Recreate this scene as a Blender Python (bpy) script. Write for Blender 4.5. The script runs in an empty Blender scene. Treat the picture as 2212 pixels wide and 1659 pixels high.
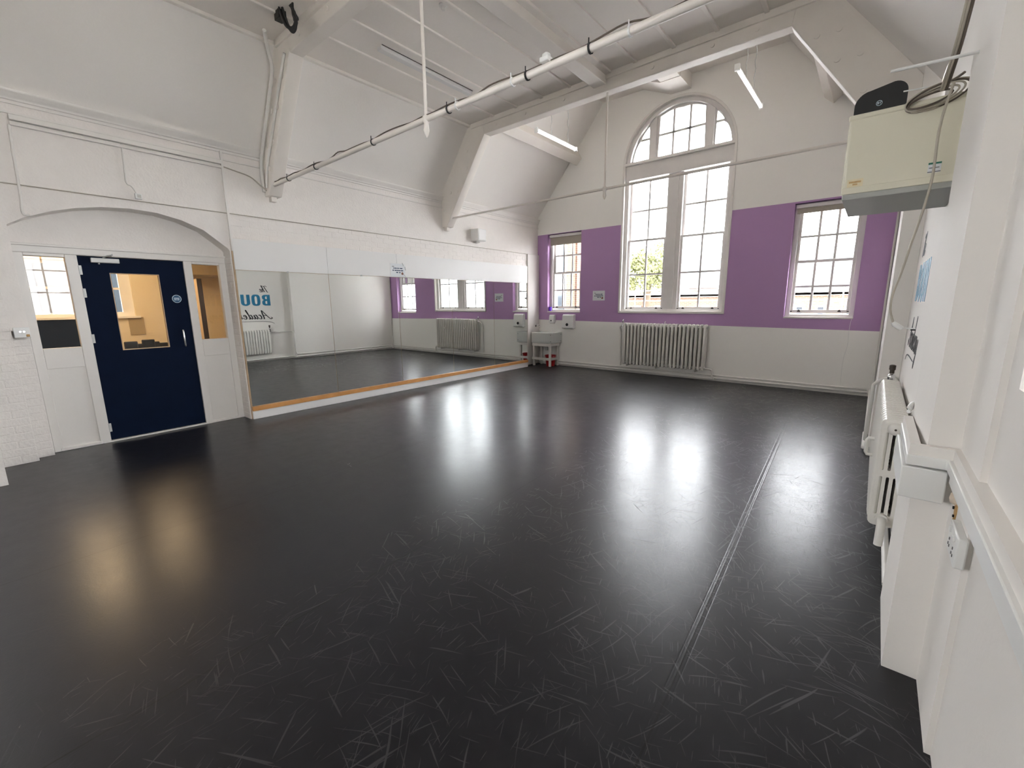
import bpy, bmesh, math, random
from mathutils import Vector, Matrix
random.seed(7)
SC = bpy.context.scene
COL = SC.collection

# ------------------------------------------------------------------ camera
CAMZ = 1.525
YAW, PITCH, ROLL, FPX = -0.698501, -0.187146, -0.009105, 927.835
def _cam():
    cy, sy, cp, sp = math.cos(YAW), math.sin(YAW), math.cos(PITCH), math.sin(PITCH)
    fw = Vector((sy * cp, cy * cp, sp)); r = Vector((cy, -sy, 0)); u = r.cross(fw)
    r2 = math.cos(ROLL) * r + math.sin(ROLL) * u
    u2 = -math.sin(ROLL) * r + math.cos(ROLL) * u
    cd = bpy.data.cameras.new('camera'); co = bpy.data.objects.new('camera', cd); COL.objects.link(co)
    m = Matrix.Identity(4)
    for i in range(3):
        m[i][0], m[i][1], m[i][2] = r2[i], u2[i], -fw[i]
    m[2][3] = CAMZ
    co.matrix_world = m
    cd.sensor_fit = 'HORIZONTAL'; cd.sensor_width = 36.0; cd.lens = FPX * 36.0 / 2212.0
    cd.clip_start = 0.02; cd.clip_end = 300
    SC.camera = co
_cam()

# ------------------------------------------------------------------ world, exposure
SKY = 15.0
w = bpy.data.worlds.new('overcast_sky'); SC.world = w; w.use_nodes = True
bg = w.node_tree.nodes['Background']
bg.inputs['Color'].default_value = (0.955, 0.968, 1.0, 1); bg.inputs['Strength'].default_value = SKY
vs = SC.view_settings
vs.view_transform = 'Standard'; vs.look = 'None'; vs.gamma = 1.0; vs.exposure = 0.40
try: vs.use_curve_mapping = False
except Exception: pass
cyc = SC.cycles
cyc.max_bounces = 7; cyc.diffuse_bounces = 5; cyc.glossy_bounces = 3; cyc.transmission_bounces = 4
cyc.transparent_max_bounces = 12; cyc.use_adaptive_sampling = True; cyc.adaptive_threshold = 0.2; cyc.adaptive_min_samples = 16; cyc.use_denoising = True; cyc.sample_clamp_indirect = 8.0
cyc.caustics_reflective = False; cyc.caustics_refractive = False

def portal(loc, rot, sx, sy):
    ld = bpy.data.lights.new('window_portal', 'AREA'); ld.shape = 'RECTANGLE'; ld.size = sx; ld.size_y = sy
    ld.cycles.is_portal = True
    o = bpy.data.objects.new('window_portal', ld); COL.objects.link(o); o.location = loc; o.rotation_euler = rot
H = math.pi / 2
portal((-3.27, 9.2, 3.1), (-H, 0, 0), 2.3, 4.2)
portal((-5.78, 9.2, 2.2), (-H, 0, 0), 1.1, 2.1)
portal((-0.75, 9.2, 2.2), (-H, 0, 0), 1.1, 2.1)
portal((0.75, 1.0, 2.3), (0, H, 0), 2.2, 1.6)
portal((-4.15, -5.35, 2.25), (H, 0, 0), 1.2, 2.0)
portal((-6.62, -2.87, 2.08), (0, -H, 0), 2.35, 3.85)
portal((-10.9, 1.0, 1.85), (0, -H, 0), 1.1, 1.5)

# ------------------------------------------------------------------ materials
MATS = {}
def new_mat(name):
    m = bpy.data.materials.new(name); m.use_nodes = True
    nt = m.node_tree; nt.nodes.clear()
    out = nt.nodes.new('ShaderNodeOutputMaterial')
    MATS[name] = m
    return m, nt, out
def N(nt, t, **kw):
    n = nt.nodes.new(t)
    for k, v in kw.items():
        if k.startswith('i_'): n.inputs[k[2:].replace('_', ' ')].default_value = v
        else: setattr(n, k, v)
    return n
def L(nt, a, b): nt.links.new(a, b)
def c4(c): return (c[0], c[1], c[2], 1)
def pbr(name, col, rough=0.5, var=0.05, scale=6.0, bump=0.0, bscale=60.0, metal=0.0, spec=0.5, coat=0.0, col2=None):
    m, nt, out = new_mat(name)
    b = N(nt, 'ShaderNodeBsdfPrincipled'); L(nt, b.outputs[0], out.inputs[0])
    tc = N(nt, 'ShaderNodeTexCoord')
    ns = N(nt, 'ShaderNodeTexNoise'); ns.inputs['Scale'].default_value = scale; ns.inputs['Detail'].default_value = 4
    L(nt, tc.outputs['Object'], ns.inputs['Vector'])
    mx = N(nt, 'ShaderNodeMix', data_type='RGBA')
    a = col if col2 is None else col
    d = [max(0, x * (1 - var)) for x in col] if col2 is None else col2
    e = [min(1, x * (1 + var)) for x in col] if col2 is None else a
    mx.inputs[6].default_value = c4(d); mx.inputs[7].default_value = c4(e)
    L(nt, ns.outputs['Fac'], mx.inputs[0]); L(nt, mx.outputs[2], b.inputs['Base Color'])
    b.inputs['Roughness'].default_value = rough; b.inputs['Metallic'].default_value = metal
    b.inputs['Specular IOR Level'].default_value = spec; b.inputs['Coat Weight'].default_value = coat
    if bump:
        n2 = N(nt, 'ShaderNodeTexNoise'); n2.inputs['Scale'].default_value = bscale; n2.inputs['Detail'].default_value = 5
        L(nt, tc.outputs['Object'], n2.inputs['Vector'])
        bp = N(nt, 'ShaderNodeBump'); bp.inputs['Strength'].default_value = bump; bp.inputs['Distance'].default_value = 0.01
        L(nt, n2.outputs['Fac'], bp.inputs['Height']); L(nt, bp.outputs[0], b.inputs['Normal'])
    return m
def emit(name, col, s):
    m, nt, out = new_mat(name)
    e = N(nt, 'ShaderNodeEmission'); e.inputs[0].default_value = c4(col); e.inputs[1].default_value = s
    L(nt, e.outputs[0], out.inputs[0]); return m

pbr('plaster', (0.83, 0.80, 0.762), 0.75, 0.03, 1.2, 0.10, 40)
pbr('brick_paint', (0.83, 0.79, 0.75), 0.55, 0.04, 9, 0.35, 45)
pbr('ceiling_paint', (0.89, 0.845, 0.79), 0.8, 0.03, 1.5, 0.08, 30)
pbr('joinery', (0.80, 0.77, 0.73), 0.38, 0.03, 5, 0.04, 60)
pbr('sash_paint', (0.76, 0.73, 0.71), 0.4, 0.05, 8, 0.05, 60)
pbr('beam_paint', (0.84, 0.79, 0.73), 0.45, 0.05, 4, 0.10, 25)
pbr('board_white', (0.80, 0.79, 0.775), 0.45, 0.015, 2)
pbr('radiator_paint', (0.76, 0.74, 0.69), 0.38, 0.05, 14, 0.06, 80)
pbr('pipe_paint', (0.76, 0.74, 0.70), 0.4, 0.04, 14)
pbr('navy', (0.0030, 0.0085, 0.026), 0.62, 0.25, 5, 0.03, 80, spec=0.08)
pbr('pine', (0.62, 0.30, 0.10), 0.5, 0.25, 7, 0.05, 40)
pbr('pine_pale', (0.58, 0.42, 0.27), 0.6, 0.2, 9, 0.1, 40)
pbr('chrome', (0.75, 0.75, 0.76), 0.18, 0.02, 5, metal=1.0)
pbr('steel_grey', (0.55, 0.56, 0.55), 0.4, 0.05, 5, metal=0.6)
pbr('closer_silver', (0.62, 0.62, 0.60), 0.45, 0.03, 5, metal=0.2)
pbr('ceramic', (0.68, 0.70, 0.68), 0.15, 0.03, 5, coat=0.4)
pbr('white_plastic', (0.80, 0.80, 0.78), 0.3, 0.01, 5)
pbr('grey_plastic', (0.55, 0.54, 0.50), 0.4, 0.02, 5)
pbr('black_plastic', (0.004, 0.004, 0.0045), 0.55, 0.1, 5)
pbr('black_rubber', (0.015, 0.014, 0.014), 0.6, 0.2, 9)
pbr('dark_brown', (0.05, 0.035, 0.025), 0.5, 0.2, 9)
pbr('red_plastic', (0.50, 0.010, 0.012), 0.3, 0.1, 5)
pbr('purple_tape', (0.13, 0.02, 0.55), 0.35, 0.1, 5)
pbr('paper', (0.72, 0.74, 0.76), 0.6, 0.01, 5)
pbr('ink_blue', (0.012, 0.045, 0.10), 0.6, 0.02, 5)
pbr('ink_black', (0.008, 0.008, 0.010), 0.5, 0.02, 5)
pbr('ink_grey', (0.16, 0.16, 0.16), 0.6, 0.02, 5)
pbr('emblem_brown', (0.22, 0.09, 0.05), 0.5, 0.3, 60)
pbr('sign_blue', (0.010, 0.075, 0.16), 0.4, 0.02, 5)
pbr('sign_white', (0.62, 0.74, 0.82), 0.4, 0.02, 5)
pbr('teal', (0.012, 0.20, 0.36), 0.5, 0.03, 5)
pbr('blind_fabric', (0.42, 0.38, 0.32), 0.85, 0.04, 40, 0.1, 200)
pbr('cream_metal', (0.72, 0.69, 0.56), 0.42, 0.02, 3)
pbr('cabinet_base', (0.42, 0.43, 0.40), 0.5, 0.02, 3)
pbr('sticker_brown', (0.55, 0.36, 0.16), 0.6, 0.35, 60)
pbr('sticker_cream', (0.74, 0.66, 0.45), 0.6, 0.08, 30)
pbr('sticker_green', (0.02, 0.16, 0.11), 0.6, 0.05, 5)
pbr('cable_beige', (0.46, 0.42, 0.35), 0.5, 0.1, 30)
pbr('cable_brown', (0.12, 0.095, 0.075), 0.5, 0.1, 30)
pbr('rust', (0.52, 0.32, 0.13), 0.8, 0.35, 60)
pbr('putty', (0.66, 0.56, 0.45), 0.8, 0.1, 40, 0.2, 80)
pbr('cream_wall', (0.74, 0.63, 0.45), 0.8, 0.03, 2, 0.05, 40)
pbr('tan_board', (0.40, 0.31, 0.18), 0.8, 0.05, 8)
pbr('carpet', (0.10, 0.09, 0.08), 0.9, 0.2, 60)
pbr('chair_black', (0.012, 0.012, 0.013), 0.55, 0.2, 9)
pbr('bounce_roof_pale', (0.72, 0.71, 0.69), 0.9, 0.05, 3)  # kept pale so the outside roofs bounce sky light indoors
pbr('concrete', (0.45, 0.44, 0.42), 0.9, 0.1, 2)
pbr('render_white', (0.34, 0.34, 0.335), 0.8, 0.04, 2)
pbr('stone_band', (0.60, 0.57, 0.50), 0.8, 0.05, 2)
pbr('roof_slate', (0.16, 0.15, 0.16), 0.7, 0.1, 6)
pbr('rail_paint', (0.30, 0.30, 0.30), 0.5, 0.05, 6)
pbr('bark', (0.10, 0.075, 0.05), 0.9, 0.2, 20)
pbr('leaves', (0.22, 0.22, 0.10), 0.8, 0.5, 3, col2=(0.10, 0.12, 0.04))
pbr('pale_blue_clad', (0.24, 0.27, 0.29), 0.5, 0.05, 2)
pbr('dark_glass', (0.03, 0.04, 0.05), 0.1, 0.1, 2)
pbr('blue_glass', (0.10, 0.14, 0.165), 0.1, 0.1, 2)
emit('tube_glow', (1.0, 0.94, 0.89), 2.0)
emit('lamp_glow', (1.0, 0.72, 0.42), 12.5)

def glass(name, tint=(1, 1, 1), gloss=0.02, fac=1.0):
    m, nt, out = new_mat(name)
    t = N(nt, 'ShaderNodeBsdfTransparent'); t.inputs[0].default_value = c4(tint)
    g = N(nt, 'ShaderNodeBsdfGlossy'); g.inputs['Roughness'].default_value = gloss
    f = N(nt, 'ShaderNodeFresnel'); f.inputs['IOR'].default_value = 1.45
    mu = N(nt, 'ShaderNodeMath', operation='MULTIPLY'); mu.inputs[1].default_value = fac
    L(nt, f.outputs[0], mu.inputs[0])
    mx = N(nt, 'ShaderNodeMixShader'); L(nt, mu.outputs[0], mx.inputs[0])
    L(nt, t.outputs[0], mx.inputs[1]); L(nt, g.outputs[0], mx.inputs[2]); L(nt, mx.outputs[0], out.inputs[0])
    return m
glass('window_glass', (0.97, 0.98, 0.98))
glass('door_glass', (0.92, 0.92, 0.90), 0.01, 1.6)
def mirror_mat():
    m, nt, out = new_mat('mirror_silver')
    b = N(nt, 'ShaderNodeBsdfPrincipled'); b.inputs['Base Color'].default_value = (0.93, 0.965, 0.95, 1)
    b.inputs['Metallic'].default_value = 1.0; b.inputs['Roughness'].default_value = 0.012
    L(nt, b.outputs[0], out.inputs[0])
mirror_mat()
def brick_mat(name, c1, c2, mortar, scale=1.0, bw=0.225, bh=0.075):
    m, nt, out = new_mat(name)
    b = N(nt, 'ShaderNodeBsdfPrincipled'); b.inputs['Roughness'].default_value = 0.85; L(nt, b.outputs[0], out.inputs[0])
    tc = N(nt, 'ShaderNodeTexCoord'); sp = N(nt, 'ShaderNodeSeparateXYZ'); L(nt, tc.outputs['Object'], sp.inputs[0])
    ad = N(nt, 'ShaderNodeMath', operation='ADD'); L(nt, sp.outputs[0], ad.inputs[0]); L(nt, sp.outputs[1], ad.inputs[1])
    cb = N(nt, 'ShaderNodeCombineXYZ'); L(nt, ad.outputs[0], cb.inputs[0]); L(nt, sp.outputs[2], cb.inputs[1])
    bt = N(nt, 'ShaderNodeTexBrick'); L(nt, cb.outputs[0], bt.inputs['Vector'])
    bt.inputs['Color1'].default_value = c4(c1); bt.inputs['Color2'].default_value = c4(c2); bt.inputs['Mortar'].default_value = c4(mortar)
    bt.inputs['Scale'].default_value = scale; bt.inputs['Brick Width'].default_value = bw; bt.inputs['Row Height'].default_value = bh
    bt.inputs['Mortar Size'].default_value = 0.008
    L(nt, bt.outputs['Color'], b.inputs['Base Color'])
brick_mat('brick_yellow', (0.20, 0.14, 0.085), (0.13, 0.085, 0.05), (0.24, 0.21, 0.18))
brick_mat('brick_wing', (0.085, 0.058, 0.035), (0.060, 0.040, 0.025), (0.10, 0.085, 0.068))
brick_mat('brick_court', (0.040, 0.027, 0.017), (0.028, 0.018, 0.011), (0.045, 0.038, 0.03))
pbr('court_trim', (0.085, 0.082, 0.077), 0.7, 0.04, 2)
brick_mat('brick_orange', (0.24, 0.13, 0.085), (0.19, 0.10, 0.06), (0.26, 0.24, 0.21))

def back_wall_mat():
    m, nt, out = new_mat('back_wall_paint')
    b = N(nt, 'ShaderNodeBsdfPrincipled'); b.inputs['Roughness'].default_value = 0.7; L(nt, b.outputs[0], out.inputs[0])
    g = N(nt, 'ShaderNodeNewGeometry'); sp = N(nt, 'ShaderNodeSeparateXYZ'); L(nt, g.outputs['Position'], sp.inputs[0])
    # painted dado: lower edge falls slightly to the right, upper edge level
    lo = N(nt, 'ShaderNodeMath', operation='MULTIPLY_ADD'); lo.inputs[1].default_value = 0.0105; L(nt, sp.outputs[0], lo.inputs[0]); L(nt, sp.outputs[2], lo.inputs[2])
    g1 = N(nt, 'ShaderNodeMath', operation='GREATER_THAN'); L(nt, lo.outputs[0], g1.inputs[0]); g1.inputs[1].default_value = 1.035
    g2 = N(nt, 'ShaderNodeMath', operation='LESS_THAN'); L(nt, sp.outputs[2], g2.inputs[0]); g2.inputs[1].default_value = 3.12
    mu = N(nt, 'ShaderNodeMath', operation='MULTIPLY'); L(nt, g1.outputs[0], mu.inputs[0]); L(nt, g2.outputs[0], mu.inputs[1])
    ns = N(nt, 'ShaderNodeTexNoise'); ns.inputs['Scale'].default_value = 3; ns.inputs['Detail'].default_value = 5
    p = N(nt, 'ShaderNodeMix', data_type='RGBA'); p.inputs[6].default_value = (0.455, 0.272, 0.50, 1); p.inputs[7].default_value = (0.495, 0.298, 0.54, 1)
    q = N(nt, 'ShaderNodeMix', data_type='RGBA'); q.inputs[6].default_value = (0.90, 0.885, 0.845, 1); q.inputs[7].default_value = (0.93, 0.915, 0.875, 1)
    L(nt, ns.outputs[0], p.inputs[0]); L(nt, ns.outputs[0], q.inputs[0])
    mx = N(nt, 'ShaderNodeMix', data_type='RGBA'); L(nt, mu.outputs[0], mx.inputs[0]); L(nt, q.outputs[2], mx.inputs[6]); L(nt, p.outputs[2], mx.inputs[7])
    L(nt, mx.outputs[2], b.inputs['Base Color'])
    n2 = N(nt, 'ShaderNodeTexNoise'); n2.inputs['Scale'].default_value = 45; bp = N(nt, 'ShaderNodeBump'); bp.inputs['Strength'].default_value = 0.12; bp.inputs['Distance'].default_value = 0.01
    L(nt, n2.outputs[0], bp.inputs['Height']); L(nt, bp.outputs[0], b.inputs['Normal'])
back_wall_mat()

def floor_mat():
    m, nt, out = new_mat('dance_vinyl')
    b = N(nt, 'ShaderNodeBsdfPrincipled'); L(nt, b.outputs[0], out.inputs[0])
    g = N(nt, 'ShaderNodeNewGeometry'); pos = g.outputs['Position']
    sp = N(nt, 'ShaderNodeSeparateXYZ'); L(nt, pos, sp.inputs[0])
    def noise(scale, detail=4, rough=0.5, vec=None):
        n = N(nt, 'ShaderNodeTexNoise'); n.inputs['Scale'].default_value = scale; n.inputs['Detail'].default_value = detail; n.inputs['Roughness'].default_value = rough
        L(nt, vec or pos, n.inputs['Vector']); return n.outputs['Fac']
    def math_(op, a, bb=None, c=None, clamp=False):
        n = N(nt, 'ShaderNodeMath', operation=op); n.use_clamp = clamp
        for i, v in enumerate((a, bb, c)):
            if v is None: continue
            if isinstance(v, (int, float)): n.inputs[i].default_value = v
            else: L(nt, v, n.inputs[i])
        return n.outputs[0]
    def scratch(rot, sx, sy, thr, seed):
        mp = N(nt, 'ShaderNodeMapping', vector_type='POINT'); mp.inputs['Rotation'].default_value = (0, 0, rot); mp.inputs['Location'].default_value = (seed, seed * 1.7, 0)
        L(nt, warp, mp.inputs['Vector'])
        m2_ = N(nt, 'ShaderNodeVectorMath', operation='MULTIPLY'); m2_.inputs[1].default_value = (sx, sy, 0); L(nt, mp.outputs[0], m2_.inputs[0])
        n_ = N(nt, 'ShaderNodeTexNoise', noise_dimensions='2D'); n_.inputs['Scale'].default_value = 1.0; n_.inputs['Detail'].default_value = 1.0; L(nt, m2_.outputs[0], n_.inputs['Vector'])
        return math_('MULTIPLY_ADD', n_.outputs['Fac'], 22.0, -22.0 * thr, True)
    wv = N(nt, 'ShaderNodeTexNoise', noise_dimensions='2D'); wv.inputs['Scale'].default_value = 0.9; wv.inputs['Detail'].default_value = 1; L(nt, pos, wv.inputs['Vector'])
    va = N(nt, 'ShaderNodeVectorMath', operation='MULTIPLY_ADD'); L(nt, wv.outputs['Color'], va.inputs[0]); va.inputs[1].default_value = (0.30, 0.30, 0); L(nt, pos, va.inputs[2])
    warp = va.outputs[0]
    s = None
    for k, (rot, sx, sy, th) in enumerate([(0.35, 70, 2.2, 0.735), (-0.75, 80, 2.8, 0.735), (1.15, 95, 3.2, 0.73), (-1.35, 75, 2.5, 0.74), (-0.25, 120, 7.0, 0.73)]):
        q = scratch(rot, sx, sy, th, k * 13.3 + 3.1)
        s = q if s is None else math_('MAXIMUM', s, q)
    # wear concentrates in irregular patches
    wx = math_('MULTIPLY_ADD', sp.outputs[0], 0.5, 1.25, True)
    patch = math_('MULTIPLY', math_('MULTIPLY_ADD', noise(0.8, 3), 3.2, -0.95, True), math_('MULTIPLY_ADD', wx, 0.95, 0.05))
    sm = math_('MULTIPLY', s, patch)
    # seams between rolls (lie along the hall, very slightly skewed)
    sx_ = math_('MULTIPLY_ADD', sp.outputs[1], 0.053, sp.outputs[0])
    sx_ = math_('ADD', sx_, 0.385)
    md = math_('PINGPONG', sx_, 0.8)
    seam = math_('LESS_THAN', md, 0.004)
    dirt = noise(7, 6, 0.65)
    r = math_('MULTIPLY_ADD', noise(1.1, 5, 0.6), 0.12, 0.155)
    r = math_('MULTIPLY_ADD', dirt, 0.05, r)
    r = math_('MULTIPLY_ADD', sm, 0.30, r)
    L(nt, r, b.inputs['Coat Roughness']); b.inputs['Coat Weight'].default_value = 0.52
    L(nt, math_('MULTIPLY_ADD', dirt, 0.16, 0.34), b.inputs['Roughness'])
    mx = N(nt, 'ShaderNodeMix', data_type='RGBA'); mx.inputs[6].default_value = (0.0062, 0.0058, 0.0078, 1); mx.inputs[7].default_value = (0.0125, 0.0118, 0.0152, 1)
    L(nt, dirt, mx.inputs[0])
    m2 = N(nt, 'ShaderNodeMix', data_type='RGBA'); m2.inputs[7].default_value = (0.11, 0.108, 0.115, 1); L(nt, mx.outputs[2], m2.inputs[6])
    L(nt, math_('MULTIPLY', sm, 0.45), m2.inputs[0])
    m3 = N(nt, 'ShaderNodeMix', data_type='RGBA'); m3.inputs[7].default_value = (0.002, 0.002, 0.002, 1); L(nt, m2.outputs[2], m3.inputs[6]); L(nt, seam, m3.inputs[0])
    L(nt, m3.outputs[2], b.inputs['Base Color'])
    b.inputs['Specular IOR Level'].default_value = 0.1
    h = math_('MULTIPLY', noise(55, 4, 0.7), 0.5)
    bp = N(nt, 'ShaderNodeBump'); bp.inputs['Strength'].default_value = 0.14; bp.inputs['Distance'].default_value = 0.006
    L(nt, h, bp.inputs['Height']); L(nt, bp.outputs[0], b.inputs['Normal']); L(nt, bp.outputs[0], b.inputs['Coat Normal'])
    hs_ = math_('SUBTRACT', math_('MULTIPLY_ADD', md, -140.0, 1.0, True), math_('MULTIPLY_ADD', math_('ABSOLUTE', math_('ADD', md, -0.018)), -200.0, 1.0, True))
    b2 = N(nt, 'ShaderNodeBump'); L(nt, math_('MULTIPLY_ADD', wx, 0.34, 0.02), b2.inputs['Strength']); b2.inputs['Distance'].default_value = 0.0012
    L(nt, hs_, b2.inputs['Height']); L(nt, bp.outputs[0], b2.inputs['Normal']); L(nt, b2.outputs[0], b.inputs['Normal']); L(nt, b2.outputs[0], b.inputs['Coat Normal'])
floor_mat()

# ------------------------------------------------------------------ mesh helpers
def tag(o, label=None, cat=None, group=None, kind=None):
    if label: o['label'] = label
    if cat: o['category'] = cat
    if group: o['group'] = group
    if kind: o['kind'] = kind
    return o
def empty(name, loc, label=None, cat=None, group=None, kind=None, rz=0.0):
    o = bpy.data.objects.new(name, None); COL.objects.link(o); o.location = loc; o.rotation_euler = (0, 0, rz)
    o.empty_display_size = 0.1
    o['_root'] = 1
    return tag(o, label, cat, group, kind)
def root_of(o):
    while o.parent: o = o.parent
    return o
class MB:
    def __init__(s, xf=None): s.v = []; s.f = []; s.xf = xf
    def add(s, vs, fs):
        n = len(s.v)
        s.v += [tuple(s.xf(*p)) if s.xf else tuple(p) for p in vs]
        s.f += [tuple(i + n for i in f) for f in fs]
        return s
    def box(s, x0, x1, y0, y1, z0, z1):
        return s.add([(x0, y0, z0), (x1, y0, z0), (x1, y1, z0), (x0, y1, z0), (x0, y0, z1), (x1, y0, z1), (x1, y1, z1), (x0, y1, z1)],
                     [(0, 3, 2, 1), (4, 5, 6, 7), (0, 1, 5, 4), (1, 2, 6, 5), (2, 3, 7, 6), (3, 0, 4, 7)])
    def tube(s, pts, r, n=10, cap=True):
        pts = [Vector(p) for p in pts]; rings = []; up = None
        rs = r if isinstance(r, (list, tuple)) else [r] * len(pts)
        for i, p in enumerate(pts):
            a = pts[max(0, i - 1)]; b = pts[min(len(pts) - 1, i + 1)]
            d = (b - a)
            if d.length < 1e-9: d = Vector((0, 0, 1))
            d.normalize()
            if up is None:
                up = Vector((0, 0, 1)) if abs(d.z) < 0.9 else Vector((1, 0, 0))
            e1 = (up - d * up.dot(d))
            if e1.length < 1e-6: e1 = d.orthogonal()
            e1.normalize(); e2 = d.cross(e1); up = e1
            rings.append([p + (e1 * math.cos(2 * math.pi * k / n) + e2 * math.sin(2 * math.pi * k / n)) * rs[i] for k in range(n)])
        vs = [q for rg in rings for q in rg]; fs = []
        for i in range(len(pts) - 1):
            for k in range(n):
                a = i * n + k; b = i * n + (k + 1) % n
                fs.append((a, b, b + n, a + n))
        if cap:
            fs.append(tuple(range(n - 1, -1, -1))); fs.append(tuple(range((len(pts) - 1) * n, len(pts) * n)))
        return s.add(vs, fs)
    def lathe(s, prof, c, n=20, axis='z'):
        # prof: list of (r, h) along axis through c
        vs = []; fs = []
        for r, h in prof:
            for k in range(n):
                a = 2 * math.pi * k / n; u, v = r * math.cos(a), r * math.sin(a)
                p = (u, v, h) if axis == 'z' else ((h, u, v) if axis == 'x' else (u, h, v))
                vs.append((c[0] + p[0], c[1] + p[1], c[2] + p[2]))
        m = len(prof)
        for i in range(m - 1):
            for k in range(n):
                a = i * n + k; b = i * n + (k + 1) % n
                fs.append((a, b, b + n, a + n))
        if prof[0][0] > 1e-6: fs.append(tuple(range(n - 1, -1, -1)))
        if prof[-1][0] > 1e-6: fs.append(tuple(range((m - 1) * n, m * n)))
        return s.add(vs, fs)
    def poly(s, loops, mp, d0, d1):
        """extruded 2D polygon with holes: loops[0] outer, mp(a, b, d) -> xyz"""
        bm = bmesh.new(); ed = []; allv = []
        for lp in loops:
            vs = [bm.verts.new((a, b, 0)) for a, b in lp]; allv.append(vs)
            for i in range(len(vs)): ed.append(bm.edges.new((vs[i], vs[(i + 1) % len(vs)])))
        bmesh.ops.triangle_fill(bm, use_beauty=True, use_dissolve=False, edges=ed, normal=(0, 0, 1))
        bm.verts.index_update()
        V = [(v.co.x, v.co.y) for v in bm.verts]; F = [tuple(v.index for v in f.verts) for f in bm.faces]
        n = len(V)
        vs = [mp(a, b, d0) for a, b in V] + [mp(a, b, d1) for a, b in V]
        fs = F + [tuple(i + n for i in reversed(f)) for f in F]
        for lv in allv:
            ix = [v.index for v in lv]
            for i in range(len(ix)):
                a, b = ix[i], ix[(i + 1) % len(ix)]
                fs.append((a, b, b + n, a + n))
        bm.free()
        return s.add(vs, fs)
    def prism(s, prof, mp, d0, d1):
        return s.poly([prof], mp, d0, d1)
    def build(s, name, mat, parent=None, label=None, cat=None, group=None, kind=None, bevel=0.0, seg=2, smooth=True, local=False, angle=62):
        if parent is not None and not local: o0 = root_of(parent).location
        elif parent is not None: o0 = Vector((0, 0, 0))
        else:
            xs = [p[0] for p in s.v]; ys = [p[1] for p in s.v]; zs = [p[2] for p in s.v]
            o0 = Vector(((min(xs) + max(xs)) / 2, (min(ys) + max(ys)) / 2, min(zs)))
        me = bpy.data.meshes.new(name)
        me.from_pydata([(p[0] - o0[0], p[1] - o0[1], p[2] - o0[2]) for p in s.v], [], s.f)
        bm = bmesh.new(); bm.from_mesh(me); bmesh.ops.recalc_face_normals(bm, faces=bm.faces); bm.to_mesh(me); bm.free()
        me.materials.append(MATS[mat])
        if smooth:
            me.polygons.foreach_set('use_smooth', [True] * len(me.polygons)); me.set_sharp_from_angle(angle=math.radians(angle))
        o = bpy.data.objects.new(name, me); COL.objects.link(o)
        if parent is not None: o.parent = parent
        else: o.location = o0
        if bevel:
            bv = o.modifiers.new('bevel', 'BEVEL'); bv.width = bevel; bv.segments = seg; bv.limit_method = 'ANGLE'; bv.harden_normals = False
        return tag(o, label, cat, group, kind)
def box(name, mat, b, parent=None, **k):
    return MB().box(*b).build(name, mat, parent, **k)
def copy_obj(o, loc, parent=None):
    c = o.copy(); COL.objects.link(c); c.parent = parent
    c.location = loc
    return c
def cr(pts, n=6):
    """Catmull-Rom through points (any dimension)"""
    P = [pts[0]] + list(pts) + [pts[-1]]; out = []
    for i in range(1, len(P) - 2):
        p0, p1, p2, p3 = P[i - 1], P[i], P[i + 1], P[i + 2]
        for k in range(n):
            t = k / n
            out.append(tuple(0.5 * (2 * b + (c - a) * t + (2 * a - 5 * b + 4 * c - d) * t * t + (3 * b - a - 3 * c + d) * t ** 3) for a, b, c, d in zip(p0, p1, p2, p3)))
    out.append(tuple(pts[-1])); return out
TL = 0.026
def LWX(w, u, z=0.0):                       # left-wall frame: w into the room, u along the wall, z up
    c = 1 / math.sqrt(1 + TL * TL)
    return (-6.305 - TL * u * c + w * c, u * c + TL * w * c, z)
def LMB(): return MB(LWX)
LZ = lambda a, b, d: (d, a, b)              # polygon in (u, z) extruded along w
XZ = lambda a, b, d: (a, d, b)              # polygon in (x, z) extruded along y
YZ = lambda a, b, d: (d, a, b)              # polygon in (y, z) extruded along x
XY = lambda a, b, d: (a, b, d)

# ================================================================== SETTING
YB = 8.82      # window wall
YR = -5.0      # rear wall
MB().add([(-7.2, YR - .3, 0), (0.7, YR - .3, 0), (0.7, YB + .3, 0), (-7.2, YB + .3, 0), (-7.2, YR - .3, -.15), (0.7, YR - .3, -.15), (0.7, YB + .3, -.15), (-7.2, YB + .3, -.15)],
         [(0, 1, 2, 3), (7, 6, 5, 4), (0, 4, 5, 1), (1, 5, 6, 2), (2, 6, 7, 3), (3, 7, 4, 0)]).build(
    'floor', 'dance_vinyl', label='glossy scratched black vinyl dance floor', cat='floor', kind='structure')

# ---- window wall
WCX = -3.27; WHW = 1.062; WSILL = 1.295; WSPR = 4.225
def arch_pts(cx, zs, r, n=24, a0=0.0, a1=math.pi): return [(cx + r * math.cos(a0 + (a1 - a0) * k / n), zs + r * math.sin(a0 + (a1 - a0) * k / n)) for k in range(n + 1)]
hole_c = [(WCX - WHW, WSILL), (WCX + WHW, WSILL)] + arch_pts(WCX, WSPR, WHW)
hole_l = [(-6.24, 1.30), (-5.317, 1.30), (-5.317, 3.115), (-6.24, 3.115)]
hole_r = [(-1.232, 1.235), (-0.275, 1.235), (-0.275, 3.095), (-1.232, 3.095)]
wb = MB().poly([[(-7.1, 0), (0.6, 0), (0.6, 6.1), (-7.1, 6.1)], hole_c, hole_l, hole_r], XZ, YB, YB + 0.34).build(
    'wall_back', 'back_wall_paint', label='gable window wall painted white with a broad purple band', cat='wall', kind='structure')

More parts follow.
